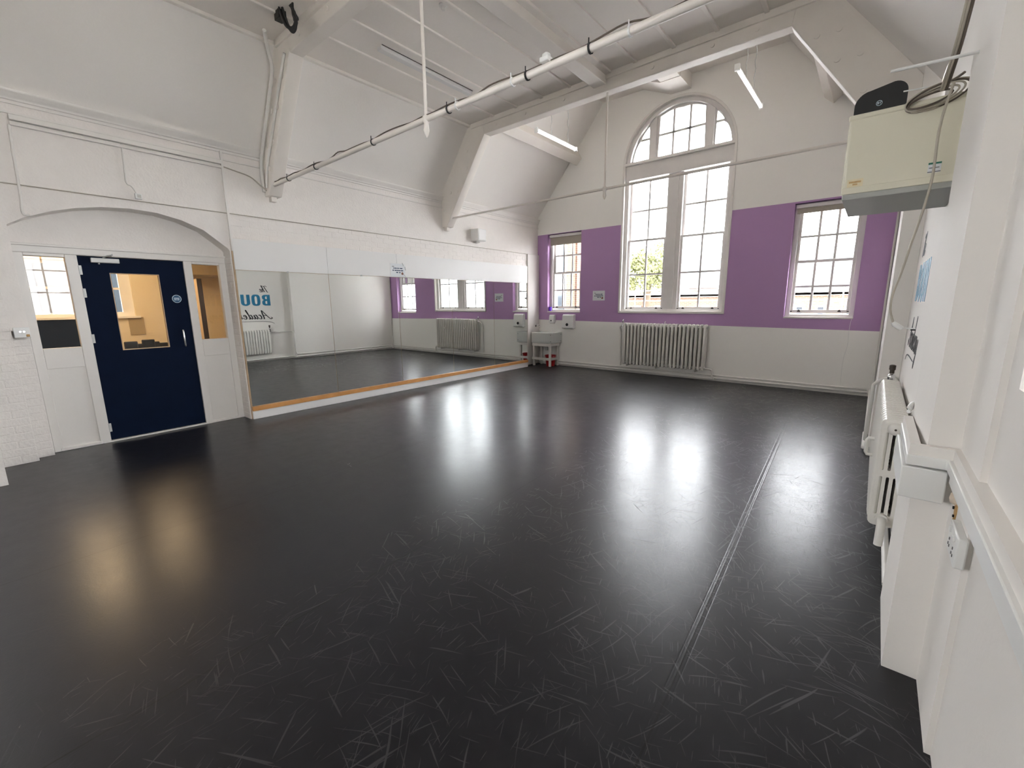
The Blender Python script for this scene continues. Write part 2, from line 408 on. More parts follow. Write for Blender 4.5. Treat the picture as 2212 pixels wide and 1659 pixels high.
# ---- left wall with the arched door niche
arch = [(2.050, 2.20), (2.027, 2.232), (1.792, 2.421), (1.58, 2.507), (1.364, 2.554), (1.13, 2.565), (0.901, 2.546), (0.70, 2.505), (0.519, 2.447), (0.324, 2.36), (0.210, 2.285)]
lwin = [[(-4.75, .95), (-3.05, .95), (-3.05, 3.2), (-4.75, 3.2)], [(-2.70, .95), (-1.0, .95), (-1.0, 3.2), (-2.70, 3.2)]]  # openings for the added windows that light the room from the left
outer = [(YR - .2, 0), (0.09, 0), (0.09, 1.30), (0.21, 1.30)] + arch[::-1] + [(2.05, 0), (9.15, 0), (9.15, 4.05), (YR - .2, 4.05)]
wl = LMB(); wl.poly([outer] + lwin, LZ, -0.006, -0.30)
wl.box(-0.30, -0.13, 0.09, 0.21, 0, 1.30)
wl.poly([[(0.2, 2.133), (2.06, 2.133)] + arch], LZ, -0.235, -0.30)
wall_left = wl.build('wall_left', 'brick_paint', label='white painted brick wall with a shallow arched door niche', cat='wall', kind='structure')
# pier at the far left edge
wl2 = LMB(); wl2.box(-0.3, 0.655, -0.80, -0.145, 0, 4.0)
wl2.build('pier', 'brick_paint', wall_left)
# painted bricks standing proud of the joints
bme = {}
def brick(u0, u1, z0, w0, w1, axis='w'):
    jit = random.uniform(-0.0008, 0.0008)
    mb = LMB()
    if axis == 'w': mb.box(w0, w1 + jit, u0, u1, z0, z0 + 0.066)
    else: mb.box(u0, u1, w0 + jit, w1, z0, z0 + 0.066)
    mb.build('brick', 'brick_paint', wall_left, bevel=0.002, seg=1)
for k in range(29):
    z = 0.012 + k * 0.0755
    if k % 2: brick(-0.140, 0.085, z, -0.008, -0.002)
    else: brick(-0.140, -0.032, z, -0.008, -0.002); brick(-0.022, 0.085, z, -0.008, -0.002)
    if z < 1.22: brick(0.092, 0.206, z, -0.134, -0.126)
    if z < 2.10:                                   # right reveal of the niche (faces the camera)
        brick(-0.215, -0.105 if k % 2 else -0.02, z, 2.0475, 2.055, 'u')
        if k % 2: brick(-0.095, -0.008, z, 2.0475, 2.055, 'u')
for k in range(4):
    z = 2.362 + k * 0.0755
    u = 2.09 + (0.11 if k % 2 else 0)
    while u < 8.62:
        brick(u, u + 0.217, z, -0.008, -0.004); u += 0.226

# ---- right wall: stepped in plan
foot = [(0.90, YR - .2), (0.31, YR - .2), (0.31, 1.824), (0.293, 1.824), (0.293, 2.197), (0.183, 2.197), (0.183, 2.75), (0.238, 2.75), (0.238, 5.50), (0.086, 5.50), (0.086, 6.08), (0.108, 6.08), (0.108, 9.1), (0.90, 9.1)]
# full-height wall in strips so the window openings stay open
def prism_strip(mb, f, z0, z1): mb.poly([f], XY, z0, z1)
rw = MB(); far = [(0.70, 1.70), (0.31, 1.70)] + foot[2:13] + [(0.70, 9.1)]
far_up = [{(0.183, 2.197): (0.205, 2.197), (0.183, 2.75): (0.187, 2.75)}.get(p_, p_) for p_ in far]
prism_strip(rw, far, 0, .93); prism_strip(rw, far_up, .93, 4.1)
rw.box(0.31, 0.70, YR - .2, 1.70, 0, 1.29); rw.box(0.31, 0.70, YR - .2, 1.70, 3.3, 4.1)
rw.box(0.31, 0.70, YR - .2, 0.3, 1.29, 3.3)
wall_right = rw.build('wall_right', 'plaster', label='white plastered right wall with stepped piers and window recesses', cat='wall', kind='structure')
# ---- rear wall (behind the camera) with one added window lighting the room
wr = MB().poly([[(-7.0, 0), (0.7, 0), (0.7, 6.1), (-7.0, 6.1)]] + [[(x0, 1.3), (x1, 1.3), (x1, 3.2), (x0, 3.2)] for x0, x1 in ((-4.7, -3.6),)], XZ, YR, YR - .3)
wr.build('wall_rear', 'plaster', label='white plastered wall behind the viewpoint with one added window', cat='wall', kind='structure')

# ---- ceiling: low flat bays, sloped sides, high bay at the gable
ZC = 4.50; ZG = 5.59; YT2 = 5.76
ceil_root = empty('ceiling', (-3.16, 3, 4.0), 'white tray ceiling with sloping sides and long battens', 'ceiling', kind='structure')
MB().box(-5.80, -0.50, YR - .2, YT2, ZC, ZC + .08).build('flat_panel', 'ceiling_paint', ceil_root)
MB().box(-4.95, -1.42, YT2, YB + .1, ZG, ZG + .08).build('high_panel', 'ceiling_paint', ceil_root)
MB().box(-6.0, -0.3, YT2 + .05, YT2 + .085, ZC - .05, ZG + .1).build('bulkhead', 'ceiling_paint', ceil_root)
def slope(name, a0, a1, b0, b1, t=.06):
    # a0->a1 bottom edge, b0->b1 top edge ; thickness upwards
    vs = [a0, a1, b1, b0]; up = [(x, y, z + t) for x, y, z in vs]
    MB().add(vs + up, [(0, 1, 2, 3), (7, 6, 5, 4), (0, 4, 5, 1), (1, 5, 6, 2), (2, 6, 7, 3), (3, 7, 4, 0)]).build(name, 'plaster', ceil_root)
def lx(y): return -6.305 - TL * y
slope('slope_panel', (lx(YR) - .05, YR - .2, 3.40), (lx(YT2) - .03, YT2 + .06, 3.46), (-5.68, YR - .2, ZC + .02), (-5.68, YT2 + .06, ZC + .02))
slope('slope_panel', (lx(YT2) - .03, YT2, 3.47), (lx(9) - .05, 9.0, 3.46), (-4.85, YT2, ZG), (-4.85, 9.0, ZG))
slope('slope_panel', (0.45, YR - .2, 3.30), (0.20, YT2 + .06, 3.36), (-0.70, YR - .2, ZC + .02), (-0.70, YT2 + .06, ZC + .02))
slope('slope_panel', (0.20, YT2, 3.36), (0.20, 9.0, 3.36), (-1.53, YT2, ZG), (-1.53, 9.0, ZG))
for y0, y1 in ((YR, 2.55), (2.71, YT2 - .05)):
    for k in (-4, -3, -2, -1, 1, 2, 3, 4):
        x = -3.17 + k * 0.485
        MB().box(x - .022, x + .022, y0, y1, ZC - .022, ZC + .01).build('batten', 'ceiling_paint', ceil_root, bevel=.004)
    MB().box(-5.72, -5.66, y0, y1, ZC - .035, ZC + .02).build('batten', 'ceiling_paint', ceil_root, bevel=.006)
    MB().box(-0.72, -0.66, y0, y1, ZC - .035, ZC + .02).build('batten', 'ceiling_paint', ceil_root, bevel=.006)
    MB().box(-3.29, -3.10, y0, y1, ZC - .13, ZC + .01).build('ridge_beam', 'ceiling_paint', ceil_root, bevel=.008)
    MB().box(-3.10, -3.02, y0, y1, ZC - .03, ZC + .01).build('batten', 'ceiling_paint', ceil_root, bevel=.004)
MB().box(-3.42, -3.07, YT2 + .1, YB, 5.36, ZG + .01).build('ridge_beam', 'ceiling_paint', ceil_root, bevel=.01)
MB().poly([[(-4.0, 5.60), (-3.43, 5.352), (-3.06, 5.352), (-3.06, 5.60)]], XZ, 8.25, YB).build('ridge_corbel', 'ceiling_paint', ceil_root)
# purlins of the high bay
for sx in (-1, 1):
    cx = -3.17 + sx * 2.28
    MB().add([(cx - .11 * sx, YT2 + .1, 4.62), (cx + .02 * sx, YT2 + .1, 4.50), (cx + .20 * sx, YT2 + .1, 4.66), (cx + .04 * sx, YT2 + .1, 4.86),
              (cx - .11 * sx, YB, 4.62), (cx + .02 * sx, YB, 4.50), (cx + .20 * sx, YB, 4.66), (cx + .04 * sx, YB, 4.86)],
             [(0, 1, 2, 3), (7, 6, 5, 4), (0, 4, 5, 1), (1, 5, 6, 2), (2, 6, 7, 3), (3, 7, 4, 0)]).build('purlin', 'beam_paint', ceil_root, bevel=.008)

# ---- cornice on the left wall
def run(mb, prof, u0, u1):
    mb.poly([prof], lambda a, b, d: (a, d, b), u0, u1)
c = LMB()
run(c, [(-.02, 3.36), (.012, 3.36), (.012, 3.385), (.026, 3.392), (.026, 3.412), (.040, 3.420), (.040, 3.440), (.058, 3.452), (.058, 3.475), (-.02, 3.50)], YR, 8.9)
c.build('trim_1', 'joinery', label='stepped white cornice moulding along the left wall', cat='cornice', kind='structure')
c = LMB(); run(c, [(-.01, 3.272), (.010, 3.272), (.010, 3.292), (-.01, 3.292)], YR, 8.9)
c.build('trim_2', 'joinery', label='thin white picture rail below the left cornice', cat='picture rail', kind='structure')

# ---- wall-foot pipe boxing along window wall and right wall
def pipe_run(name, pts, r, mat='pipe_paint', n=10, **k):
    return MB().tube(pts, r, n).build(name, mat, **k)
MB().box(-6.45, 0.108, YB - .022, YB + .01, 0, .05).build('baseboard_back', 'joinery', label='low white skirting under the window wall pipes', cat='skirting', kind='structure')
MB().box(0.083, 0.12, 6.08, YB, 0, .05).build('baseboard_right', 'joinery', label='low white skirting at the foot of the right wall', cat='skirting', kind='structure')

# ================================================================== WINDOWS
def rect_frame(mb, x0, x1, z0, z1, wl_, wr_, wb_, wt_, y0, y1):
    mb.box(x0, x0 + wl_, y0, y1, z0, z1); mb.box(x1 - wr_, x1, y0, y1, z0, z1)
    mb.box(x0 + wl_, x1 - wr_, y0, y1, z0, z0 + wb_); mb.box(x0 + wl_, x1 - wr_, y0, y1, z1 - wt_, z1)
def sash(root, x0, x1, z0, z1, cols, rows, yc, bot=.05, top=.04, side=.045, bar=.034, hand=False):
    f = MB(); rect_frame(f, x0, x1, z0, z1, side, side, bot, top, yc - .022, yc + .022)
    so = f.build('sash', 'sash_paint', root, bevel=.004)
    gx0, gx1, gz0, gz1 = x0 + side, x1 - side, z0 + bot, z1 - top
    for i in range(1, cols):
        x = gx0 + (gx1 - gx0) * i / cols
        box('glazing_bar', 'sash_paint', (x - bar / 2, x + bar / 2, yc - .016, yc + .016, gz0, gz1), so)
    for j in range(1, rows):
        z = gz0 + (gz1 - gz0) * j / rows
        box('glazing_bar', 'sash_paint', (gx0, gx1, yc - .015, yc + .015, z - bar / 2, z + bar / 2), so)
    for i in range(cols):
        for j in range(rows):
            a = gx0 + (gx1 - gx0) * i / cols; b_ = gx0 + (gx1 - gx0) * (i + 1) / cols
            c_ = gz0 + (gz1 - gz0) * j / rows; d_ = gz0 + (gz1 - gz0) * (j + 1) / rows
            MB().add([(a, yc, c_), (b_, yc, c_), (b_, yc, d_), (a, yc, d_)], [(0, 1, 2, 3)]).build('pane', 'window_glass', so, smooth=False)
    if hand:
        for fx in (.16, .84):
            x = x0 + (x1 - x0) * fx
            MB().box(x - .022, x + .022, yc - .05, yc - .02, z0 + .022, z0 + .040).box(x - .012, x + .012, yc - .045, yc - .022, z0 + .040, z0 + .056).build('sash_lift', 'dark_brown', so, bevel=.003)
        for x in (x0 + .02, x1 - .02):
            MB().box(x - .014, x + .014, yc - .034, yc - .02, z0 + .022, z0 + .036).build('sash_stop', 'black_rubber', so)
    else:
        for fx in (.3, .7) if cols == 3 else (.5,):
            x = x0 + (x1 - x0) * fx
            MB().box(x - .02, x + .02, yc - .045, yc - .02, z0 + .030, z0 + .047).build('sash_catch', 'sash_paint', so, bevel=.003)
    return so

# centre window
w1 = empty('window_1', (WCX, YB + .1, WSILL), 'tall arched white sash window in the middle of the purple wall', 'window', kind='structure')
fr = MB()
fo = [(WCX - WHW, WSILL), (WCX + WHW, WSILL)] + arch_pts(WCX, WSPR, WHW)
fi = [(WCX - WHW + .10, WSILL + .07), (WCX + WHW - .10, WSILL + .07)] + arch_pts(WCX, WSPR, WHW - .10)
fr.poly([fo, fi], XZ, YB + .06, YB + .24)
fr.build('frame', 'sash_paint', w1, bevel=.005)
bd = MB()
bo = [(WCX - WHW - .015, WSILL - .015), (WCX + WHW + .015, WSILL - .015)] + arch_pts(WCX, WSPR, WHW + .015)
bi = [(WCX - WHW + .03, WSILL + .03), (WCX + WHW - .03, WSILL + .03)] + arch_pts(WCX, WSPR, WHW - .03)
bd.poly([bo, bi], XZ, YB - .018, YB + .07); bd.build('bead', 'joinery', w1, bevel=.006)
MB().box(WCX - .145, WCX + .145, YB + .09, YB + .24, WSILL + .05, 4.0).build('mullion', 'sash_paint', w1, bevel=.006)
MB().box(WCX - .06, WCX + .06, YB + .075, YB + .1, WSILL + .05, 3.97).build('mullion_face', 'sash_paint', w1, bevel=.004)
MB().box(WCX - WHW + .03, WCX + WHW - .03, YB + .04, YB + .24, 3.97, 4.25).build('transom', 'sash_paint', w1, bevel=.006)
MB().box(WCX - WHW + .01, WCX + WHW - .01, YB - .02, YB + .24, 4.25, 4.30).build('transom_shelf', 'joinery', w1, bevel=.008)
for a, b in ((WCX - WHW + .10, WCX - .145), (WCX + .145, WCX + WHW - .10)):
    sash(w1, a, b, WSILL + .055, 2.80, 2, 2, YB + .14, bot=.06, hand=True)
    sash(w1, a, b, 2.76, 3.99, 2, 2, YB + .19, bot=.04)
# fanlight
RI = WHW - .10
for x in (-3.785, -2.71):
    zt = WSPR + math.sqrt(max(0, RI * RI - (x - WCX) ** 2))
    MB().box(x - .07, x + .07, YB + .10, YB + .23, 4.28, zt + .03).build('fan_mullion', 'sash_paint', w1, bevel=.005)
def fan_light(xa, xb, ri, zb, cols, zbar, arcdrop=0.0):
    ri2 = ri
    top = [(xa + (xb - xa) * k / 16, WSPR + math.sqrt(max(0.0, ri2 * ri2 - (xa + (xb - xa) * k / 16 - WCX) ** 2)) - arcdrop) for k in range(17)]
    prof = [(xa, zb)] + [t for t in top if t[1] > zb + .005] + ([(xb, zb)])
    prof = prof if prof[1][0] > xa - 1e-6 else prof
    lo = [(p[0], p[1]) for p in prof]
    cx = sum(p[0] for p in lo) / len(lo); cz = sum(p[1] for p in lo) / len(lo)
    s_ = .035
    inner = []
    for x, z in lo:
        dx, dz = cx - x, cz - z; d = math.hypot(dx, dz); k = s_ * 1.35 / d
        inner.append((x + dx * k, z + dz * k))
    fm = MB().poly([lo, inner], XZ, YB + .15, YB + .195).build('fanlight_sash', 'sash_paint', w1, bevel=.003)
    MB().add([(x, YB + .172, z) for x, z in inner], [tuple(range(len(inner)))]).build('pane', 'window_glass', fm, smooth=False)
    for i in range(1, cols):
        x = xa + (xb - xa) * i / cols
        zt = WSPR + math.sqrt(max(0, ri2 * ri2 - (x - WCX) ** 2)) - arcdrop
        box('glazing_bar', 'sash_paint', (x - .019, x + .019, YB + .158, YB + .186, zb + .02, zt - .02), fm)
    xs = [p[0] for p in lo if p[1] > zbar]
    if xs: box('glazing_bar', 'sash_paint', (min(xs) + .01, max(xs) - .01, YB + .158, YB + .186, zbar - .019, zbar + .019), fm)
fan_light(-3.715, -2.78, RI, 4.30, 3, 4.745)
fan_light(WCX - RI, -3.855, RI, 4.30, 1, 4.73)
fan_light(-2.64, WCX + RI, RI, 4.30, 1, 4.73)

def small_window(name, x0, x1, z0, z1, glz, label):
    r = empty(name, ((x0 + x1) / 2, YB + .15, z0), label, 'window', kind='structure')
    f = MB(); rect_frame(f, x0, x1, z0, z1, .07, .07, .05, .12, YB + .11, YB + .30)
    f.build('frame', 'sash_paint', r, bevel=.005)
    MB().box(x0 - .0, x1 + .0, YB - .012, YB + .12, z0 - .018, z0 + .012).build('sill', 'joinery', r, bevel=.005)
    mid = (glz[0] + glz[1]) / 2
    sash(r, x0 + .065, x1 - .065, glz[0] - .055, mid + .02, 3, 2, YB + .165, bot=.055, hand=True)
    sash(r, x0 + .065, x1 - .065, mid - .02, glz[1] + .04, 3, 2, YB + .212)
    return r
w2 = small_window('window_2', -6.24, -5.317, 1.30, 3.115, (1.428, 3.0), 'narrow white sash window nearest the mirror corner')
w3 = small_window('window_3', -1.232, -0.275, 1.235, 3.095, (1.36, 2.96), 'narrow white sash window below the cream wall cabinet')
# blind roller in each small window
def blind(x0, x1, zt, drop, label):
    r = empty('roller_blind', ((x0 + x1) / 2, YB + .09, zt - drop), label, 'blind', 'roller blinds of the narrow windows')
    MB().box(x0 + .01, x1 - .01, YB + .045, YB + .11, zt - .075, zt - .015).build('headrail', 'sash_paint', r, bevel=.01)
    if drop > .1:
        MB().box(x0 + .03, x1 - .03, YB + .072, YB + .078, zt - drop, zt - .07).build('fabric', 'blind_fabric', r)
    MB().tube([(x0 + .03, YB + .075, zt - drop), (x1 - .03, YB + .075, zt - drop)], .009).build('hem_bar', 'blind_fabric', r)
    return r
blind(-6.24, -5.317, 3.115, .245, 'beige roller blind a little lowered in the window nearest the mirrors')
blind(-1.232, -0.275, 3.095, .15, 'fully raised roller blind above the window below the cream cabinet')
# blind cord of the right window
MB().tube(cr([(-0.29, YB - .01, 1.28), (-0.305, YB - .012, 1.05), (-0.30, YB - .012, .8), (-0.33, YB - .012, .55), (-0.325, YB - .014, .14)]), .0025, 6).build(
    'blind_cord', 'white_plastic', label='thin white blind cord hanging beside the right-hand small window', cat='cord')

# right wall window beside the viewpoint; unseen rear and left ones added for light
def plain_window(name, mp, a0, a1, z0, z1, d0, label, cols=3, rows=4):
    r = empty(name, mp((a0 + a1) / 2, z0, d0), label, 'window', kind='structure')
    f = MB(); fo_ = [(a0, z0), (a1, z0), (a1, z1), (a0, z1)]; t = .07
    f.poly([fo_, [(a0 + t, z0 + t), (a1 - t, z0 + t), (a1 - t, z1 - t), (a0 + t, z1 - t)]], mp, d0 - .04, d0 + .04).build('frame', 'sash_paint', r)
    for i in range(1, cols):
        a = a0 + t + (a1 - a0 - 2 * t) * i / cols
        MB().poly([[(a - .012, z0 + t), (a + .012, z0 + t), (a + .012, z1 - t), (a - .012, z1 - t)]], mp, d0 - .02, d0 + .02).build('glazing_bar', 'sash_paint', r)
    for j in range(1, rows):
        z = z0 + t + (z1 - z0 - 2 * t) * j / rows
        MB().poly([[(a0 + t, z - .012), (a1 - t, z - .012), (a1 - t, z + .012), (a0 + t, z + .012)]], mp, d0 - .018, d0 + .018).build('glazing_bar', 'sash_paint', r)
    MB().add([mp(a0 + t, z0 + t, d0), mp(a1 - t, z0 + t, d0), mp(a1 - t, z1 - t, d0), mp(a0 + t, z1 - t, d0)], [(0, 1, 2, 3)]).build('pane', 'window_glass', r, smooth=False)
plain_window('window_4', YZ, 0.30, 1.70, 1.29, 3.3, .62, 'white framed window in the right wall beside the viewpoint')
plain_window('window_8', XZ, -4.7, -3.6, 1.3, 3.2, YR - .2, 'unseen window added in the rear wall to light the room')
for i, (u0, u1) in enumerate(((-4.75, -3.05), (-2.70, -1.0))):
    plain_window('window_%d' % (5 + i), lambda a, b, d: LWX(d, a, b), u0, u1, .95, 3.2, -.18, ('farther', 'nearer')[i] + ' unseen left wall window added to light the room')

# ================================================================== DOOR
door = empty('door_1', LWX(-.235, 1.13), 'navy blue door with white frame and two glazed side panels in the arched niche', 'door', kind='structure')
D0, D1 = -.30, -.215
for a, b in ((.215, .286), (.575, .668), (1.594, 1.68), (1.975, 2.05)):
    LMB().box(D0, D1, a, b, 0, 2.06).build('frame_post', 'joinery', door, bevel=.006)
LMB().box(D0, D1 + .004, .215, 2.05, 2.058, 2.137).build('frame_head', 'joinery', door, bevel=.008)
LMB().box(D0, D1 + .018, .205, 2.055, 2.125, 2.150).build('head_moulding', 'joinery', door, bevel=.006)
for a, b in ((.286, .575), (1.68, 1.975)):
    LMB().box(D0, D1 - .004, a, b, .885, 1.098).build('mid_rail', 'joinery', door, bevel=.005)
    LMB().box(D0, D1 - .004, a, b, 2.03, 2.06).build('top_rail', 'joinery', door, bevel=.004)
    LMB().box(D0, D1 - .018, a, b, .03, .885).build('lower_panel', 'joinery', door)
    LMB().box(D0, D1 + .002, a - .02, b + .02, 0, .034).build('bottom_rail', 'joinery', door, bevel=.004)
    LMB().add([(-.262, a, 1.095), (-.262, b, 1.095), (-.262, b, 2.032), (-.262, a, 2.032)], [(0, 1, 2, 3)]).build('pane', 'door_glass', door, smooth=False)
LMB().box(D0, D1 + .008, .60, 1.66, 0, .017).build('threshold', 'joinery', door, bevel=.003)
lf = LMB(); lf.poly([[(.670, .022), (1.592, .022), (1.592, 2.055), (.670, 2.055)], [(.906, 1.030), (1.344, 1.030), (1.344, 1.889), (.906, 1.889)]], LZ, -.232, -.278)
leaf = lf.build('door_leaf', 'navy', door, bevel=.003)
LMB().add([(-.255, .906, 1.03), (-.255, 1.344, 1.03), (-.255, 1.344, 1.889), (-.255, .906, 1.889)], [(0, 1, 2, 3)]).build('pane', 'door_glass', leaf, smooth=False)
gb = LMB(); gb.poly([[(.906, 1.030), (1.344, 1.030), (1.344, 1.889), (.906, 1.889)], [(.914, 1.038), (1.336, 1.038), (1.336, 1.881), (.914, 1.881)]], LZ, -.236, -.274); gb.build('glazing_bead', 'pine_pale', leaf)
hd = LMB(); hd.tube([(-.232, 1.49, 1.03), (-.195, 1.49, 1.03), (-.190, 1.49, 1.04), (-.190, 1.487, 1.22), (-.195, 1.487, 1.23), (-.232, 1.487, 1.23)], .010, 10); hd.build('pull_handle', 'chrome', leaf)
cl = LMB(); cl.box(-.232, -.185, .768, 1.0, 1.99, 2.04); cl.build('door_closer', 'closer_silver', leaf, bevel=.006)
LMB().tube([(-.205, .83, 1.99), (-.205, .83, 1.975)], .008).build('closer_valve', 'closer_silver', leaf)
ar = LMB(); ar.tube([(-.19, .87, 2.045), (-.13, .90, 2.062), (-.12, .93, 2.068)], .008, 8).tube([(-.12, .935, 2.07), (-.20, .95, 2.085)], .007, 8); ar.build('closer_arm', 'steel_grey', leaf)
for z in (1.86, 1.62, 1.13, .12):
    LMB().box(-.232, -.222, .640, .690, z, z + .095).tube([(-.220, .668, z), (-.220, .668, z + .095)], .007, 8).build('hinge', 'closer_silver', leaf)
def disc(mb, cu, cz, r, w0, w1, n=28): return mb.lathe([(r, w0), (r, w1)], (0, cu, cz), n, 'x')
disc(LMB(), 1.481, 1.607, .047, -.233, -.2300).build('sign_rim', 'sign_white', leaf)
sg = disc(LMB(), 1.481, 1.607, .041, -.233, -.2290).build('sign_disc', 'sign_blue', leaf)
for a, b, z in ((-.028, .026, .007), (-.028, -.002, -.011), (.003, .026, -.011)):
    LMB().box(-.2295, -.2286, 1.481 + a, 1.481 + b, 1.607 + z - .005, 1.607 + z + .005).build('sign_lettering', 'sign_white', leaf)

# ================================================================== MIRRORS
MXP = -6.335                                 # mirror face, square to the window wall
def MMB(): return MB(lambda w_, u, z: (MXP + w_, u, z))
ms = [2.074, 3.305, 4.528, 5.750, 6.962, 8.126]
mlab = ['wall mirror panel nearest the navy door', 'second wall mirror panel from the navy door', 'middle panel of the five wall mirrors',
        'fourth wall mirror panel from the navy door', 'wall mirror panel nearest the sink']
for i in range(5):
    MMB().box(-.008, 0, ms[i] + .0025, ms[i + 1] - .0025, .170, 1.966).build('wall_mirror', 'mirror_silver', label=mlab[i], cat='mirror', group='row of wall mirrors', smooth=False)
# mounting: back board, header boards, timber ledge, white plinth
MMB().box(-.022, -.008, 2.072, 8.128, .02, 2.352).build('mirror_backing', 'pine_pale', label='timber backing board edge behind the wall mirrors', cat='board')
hl = ['white header board above the mirror nearest the door', 'white header board above the second mirror with a paper notice', 'long white header board above the far mirrors']
hb = [2.072, 3.302, 4.525, 8.130]
for i in range(3):
    MMB().box(-.008, .006, hb[i] + .0015, hb[i + 1] - .0015, 1.970, 2.352).build('header_board', 'board_white', label=hl[i], cat='board', group='boards above the mirrors', bevel=.002)
MMB().box(-.022, .030, 2.070, 8.130, .112, .170).build('timber_ledge', 'pine', label='orange pine ledge running under the mirrors', cat='ledge')
MMB().box(-.022, .020, 2.068, 8.130, .0, .112).build('mirror_plinth', 'board_white', label='long white plinth board on the floor below the mirrors', cat='plinth', bevel=.003)
MMB().box(-.060, -.004, 2.062, 2.072, .0, 2.352).build('edge_batten', 'pine_pale', label='bare timber edge strip at the door end of the mirrors', cat='batten')
for i, u in enumerate((2.72, 3.85, 5.30, 6.5)):
    MMB().box(.0, .010, u - .012, u + .012, 1.960, 1.980).build('mirror_clip', 'steel_grey', label='small metal mirror clip, number %s from the door' % ('one', 'two', 'three', 'four')[i], cat='clip', group='mirror clips')
MB().box(-6.56, -6.495, 8.36, YB - .001, 0, 2.66).build('corner_boxing', 'plaster', label='white boxed-in corner between the mirrors and the purple wall', cat='boxing', bevel=.012)

# ---- notices
def notice(mp, a0, a1, z0, z1, d, s, label, flip=1, pb=(.08, .0)):
    """mp(a, z, depth); s = sign of depth towards the room; flip: direction of reading along a"""
    c0 = mp((a0 + a1) / 2, z0, d)
    r = empty('paper_notice', c0, label, 'notice', 'laminated paper notices')
    W = a1 - a0; Hh = z1 - z0
    A = lambda t: a0 + W * t if flip > 0 else a1 - W * t
    def bar(name, mat, t0, t1, y0, y1, dep):
        p = [(A(t0), z0 + Hh * y0), (A(t1), z0 + Hh * y0), (A(t1), z0 + Hh * y1), (A(t0), z0 + Hh * y1)]
        MB().poly([p], mp, d, d + s * dep).build(name, mat, r, smooth=False)
    bar('sheet', 'paper', 0, 1, 0, 1, .0015)
    bar('laminate_edge', 'white_plastic', 0, 1, .985, 1.0, .002); bar('laminate_edge', 'white_plastic', 0, .03, 0, 1, .002)
    bar('print_line', 'ink_grey', .12, .26, .74, .79, .0022)
    for y, segs in ((.60, ((.20, .26), (.28, .40), (.42, .50), (.52, .60), (.64, .82))), (.44, ((.14, .24), (.28, .42), (.43, .56), (.57, .68), (.70, .86))), (.29, ((.38, .52), (.58, .68)))):
        for a, b in segs: bar('print_line', 'ink_blue', a, b, y, y + .075, .0022)
    n = 14; cx, cz = A(.80), z0 + Hh * .26
    MB().poly([[(cx + W * .075 * math.cos(2 * math.pi * k / n), cz + W * .075 * math.sin(2 * math.pi * k / n)) for k in range(n)]], mp, d, d + s * .0025).build('emblem', 'emblem_brown', r, smooth=False)
    return r
notice(XZ, -4.985, -4.684, 1.555, 1.770, YB, -1, 'white laminated notice with blue print on the purple wall')
def lwmp(a, z, d): return (MXP + d, a, z)
nm = notice(lwmp, 4.392, 4.690, 1.975, 2.195, .006, 1, 'white laminated notice with blue print on the board above the mirrors')
MMB().tube([(.012, 4.64, 2.21), (.018, 4.66, 2.16)], .010, 6).build('glossy_tape', 'white_plastic', nm)
MMB().tube([(.012, 4.69, 2.15), (.016, 4.70, 2.09)], .007, 6).build('glossy_tape', 'white_plastic', nm)
MMB().tube([(.012, 4.65, 2.03), (.014, 4.70, 1.985)], .007, 6).build('glossy_tape', 'white_plastic', nm)

# ================================================================== ROOF TRUSSES
CX = -3.165
def truss(y0, y1, label, rod_r, rod_y, zrod, xl, xr):
    ym = (y0 + y1) / 2
    r = empty('roof_truss', (CX, ym, 2.9), label, 'truss', 'painted roof trusses')
    kz, ky = 4.285, 2.165
    MB().box(CX - ky - .06, CX + ky + .06, y0 + .003, y1 - .003, kz, ZC + .01).build('collar_beam', 'beam_paint', r, bevel=.008)
    MB().box(CX - ky - .30, CX + ky + .30, y0 - .022, y1 + .022, ZC - .075, ZC - .002).build('cover_strip', 'beam_paint', r, bevel=.006)
    for sx, xw in ((-1, xl), (1, xr)):
        X = lambda d: CX + sx * d
        ww = abs(xw - CX)
        prof = [(X(ky), kz), (X(ww - .13), 2.93), (X(ww + .01), 2.93), (X(ww + .01), 3.50), (X(2.56), 4.50), (X(2.20), 4.50)]
        MB().poly([prof], XZ, y0, y1).build('rafter', 'beam_paint', r, bevel=.008)
        MB().box(min(X(ww - .07), X(ww + .01)), max(X(ww - .07), X(ww + .01)), ym - .035, ym + .035, 2.87, 2.94).build('foot_block', 'beam_paint', r, bevel=.006)
        for t in (.15, .35, .6, .8):
            for o in (.09, .27):
                x = X(ky + o + (ww - .13 - ky) * t); z = kz + (2.93 - kz) * t + .03
                if abs(x - CX) > ww - .02: continue
                MB().lathe([(.028, 0), (.028, .010), (.016, .014)], (x, y0 - .012, z), 12, 'y').build('bolt', 'beam_paint', r)
    for dx in (-1.9, -1.3, -.6, .7, 1.4, 1.85):
        MB().lathe([(.024, 0), (.024, .010), (.014, .014)], (CX + dx, y0 - .012, 4.37), 12, 'y').build('bolt', 'beam_paint', r)
    MB().tube([(xl + .02, rod_y, zrod), (xr - .02, rod_y, zrod)], rod_r, 12).build('tie_rod', 'beam_paint', r)
    MB().tube([(CX + .06, rod_y, kz + .02), (CX + .06, rod_y, zrod - .05)], .014, 10).build('hanger_rod', 'beam_paint', r)
    MB().lathe([(.016, .03), (.030, .02), (.030, -.02), (.020, -.03), (.022, -.07), (.026, -.085), (.016, -.12), (.004, -.14)], (CX + .06, rod_y, zrod), 14).build('finial', 'beam_paint', r)
    return r
t1 = truss(2.55, 2.71, 'nearer painted roof truss with the thicker tie rod and strapped cables', .024, 2.60, 3.055, lx(2.6), .183)
t2 = truss(5.69, 5.85, 'farther painted roof truss in front of the arched window', .017, 5.75, 3.075, lx(5.75), .086)

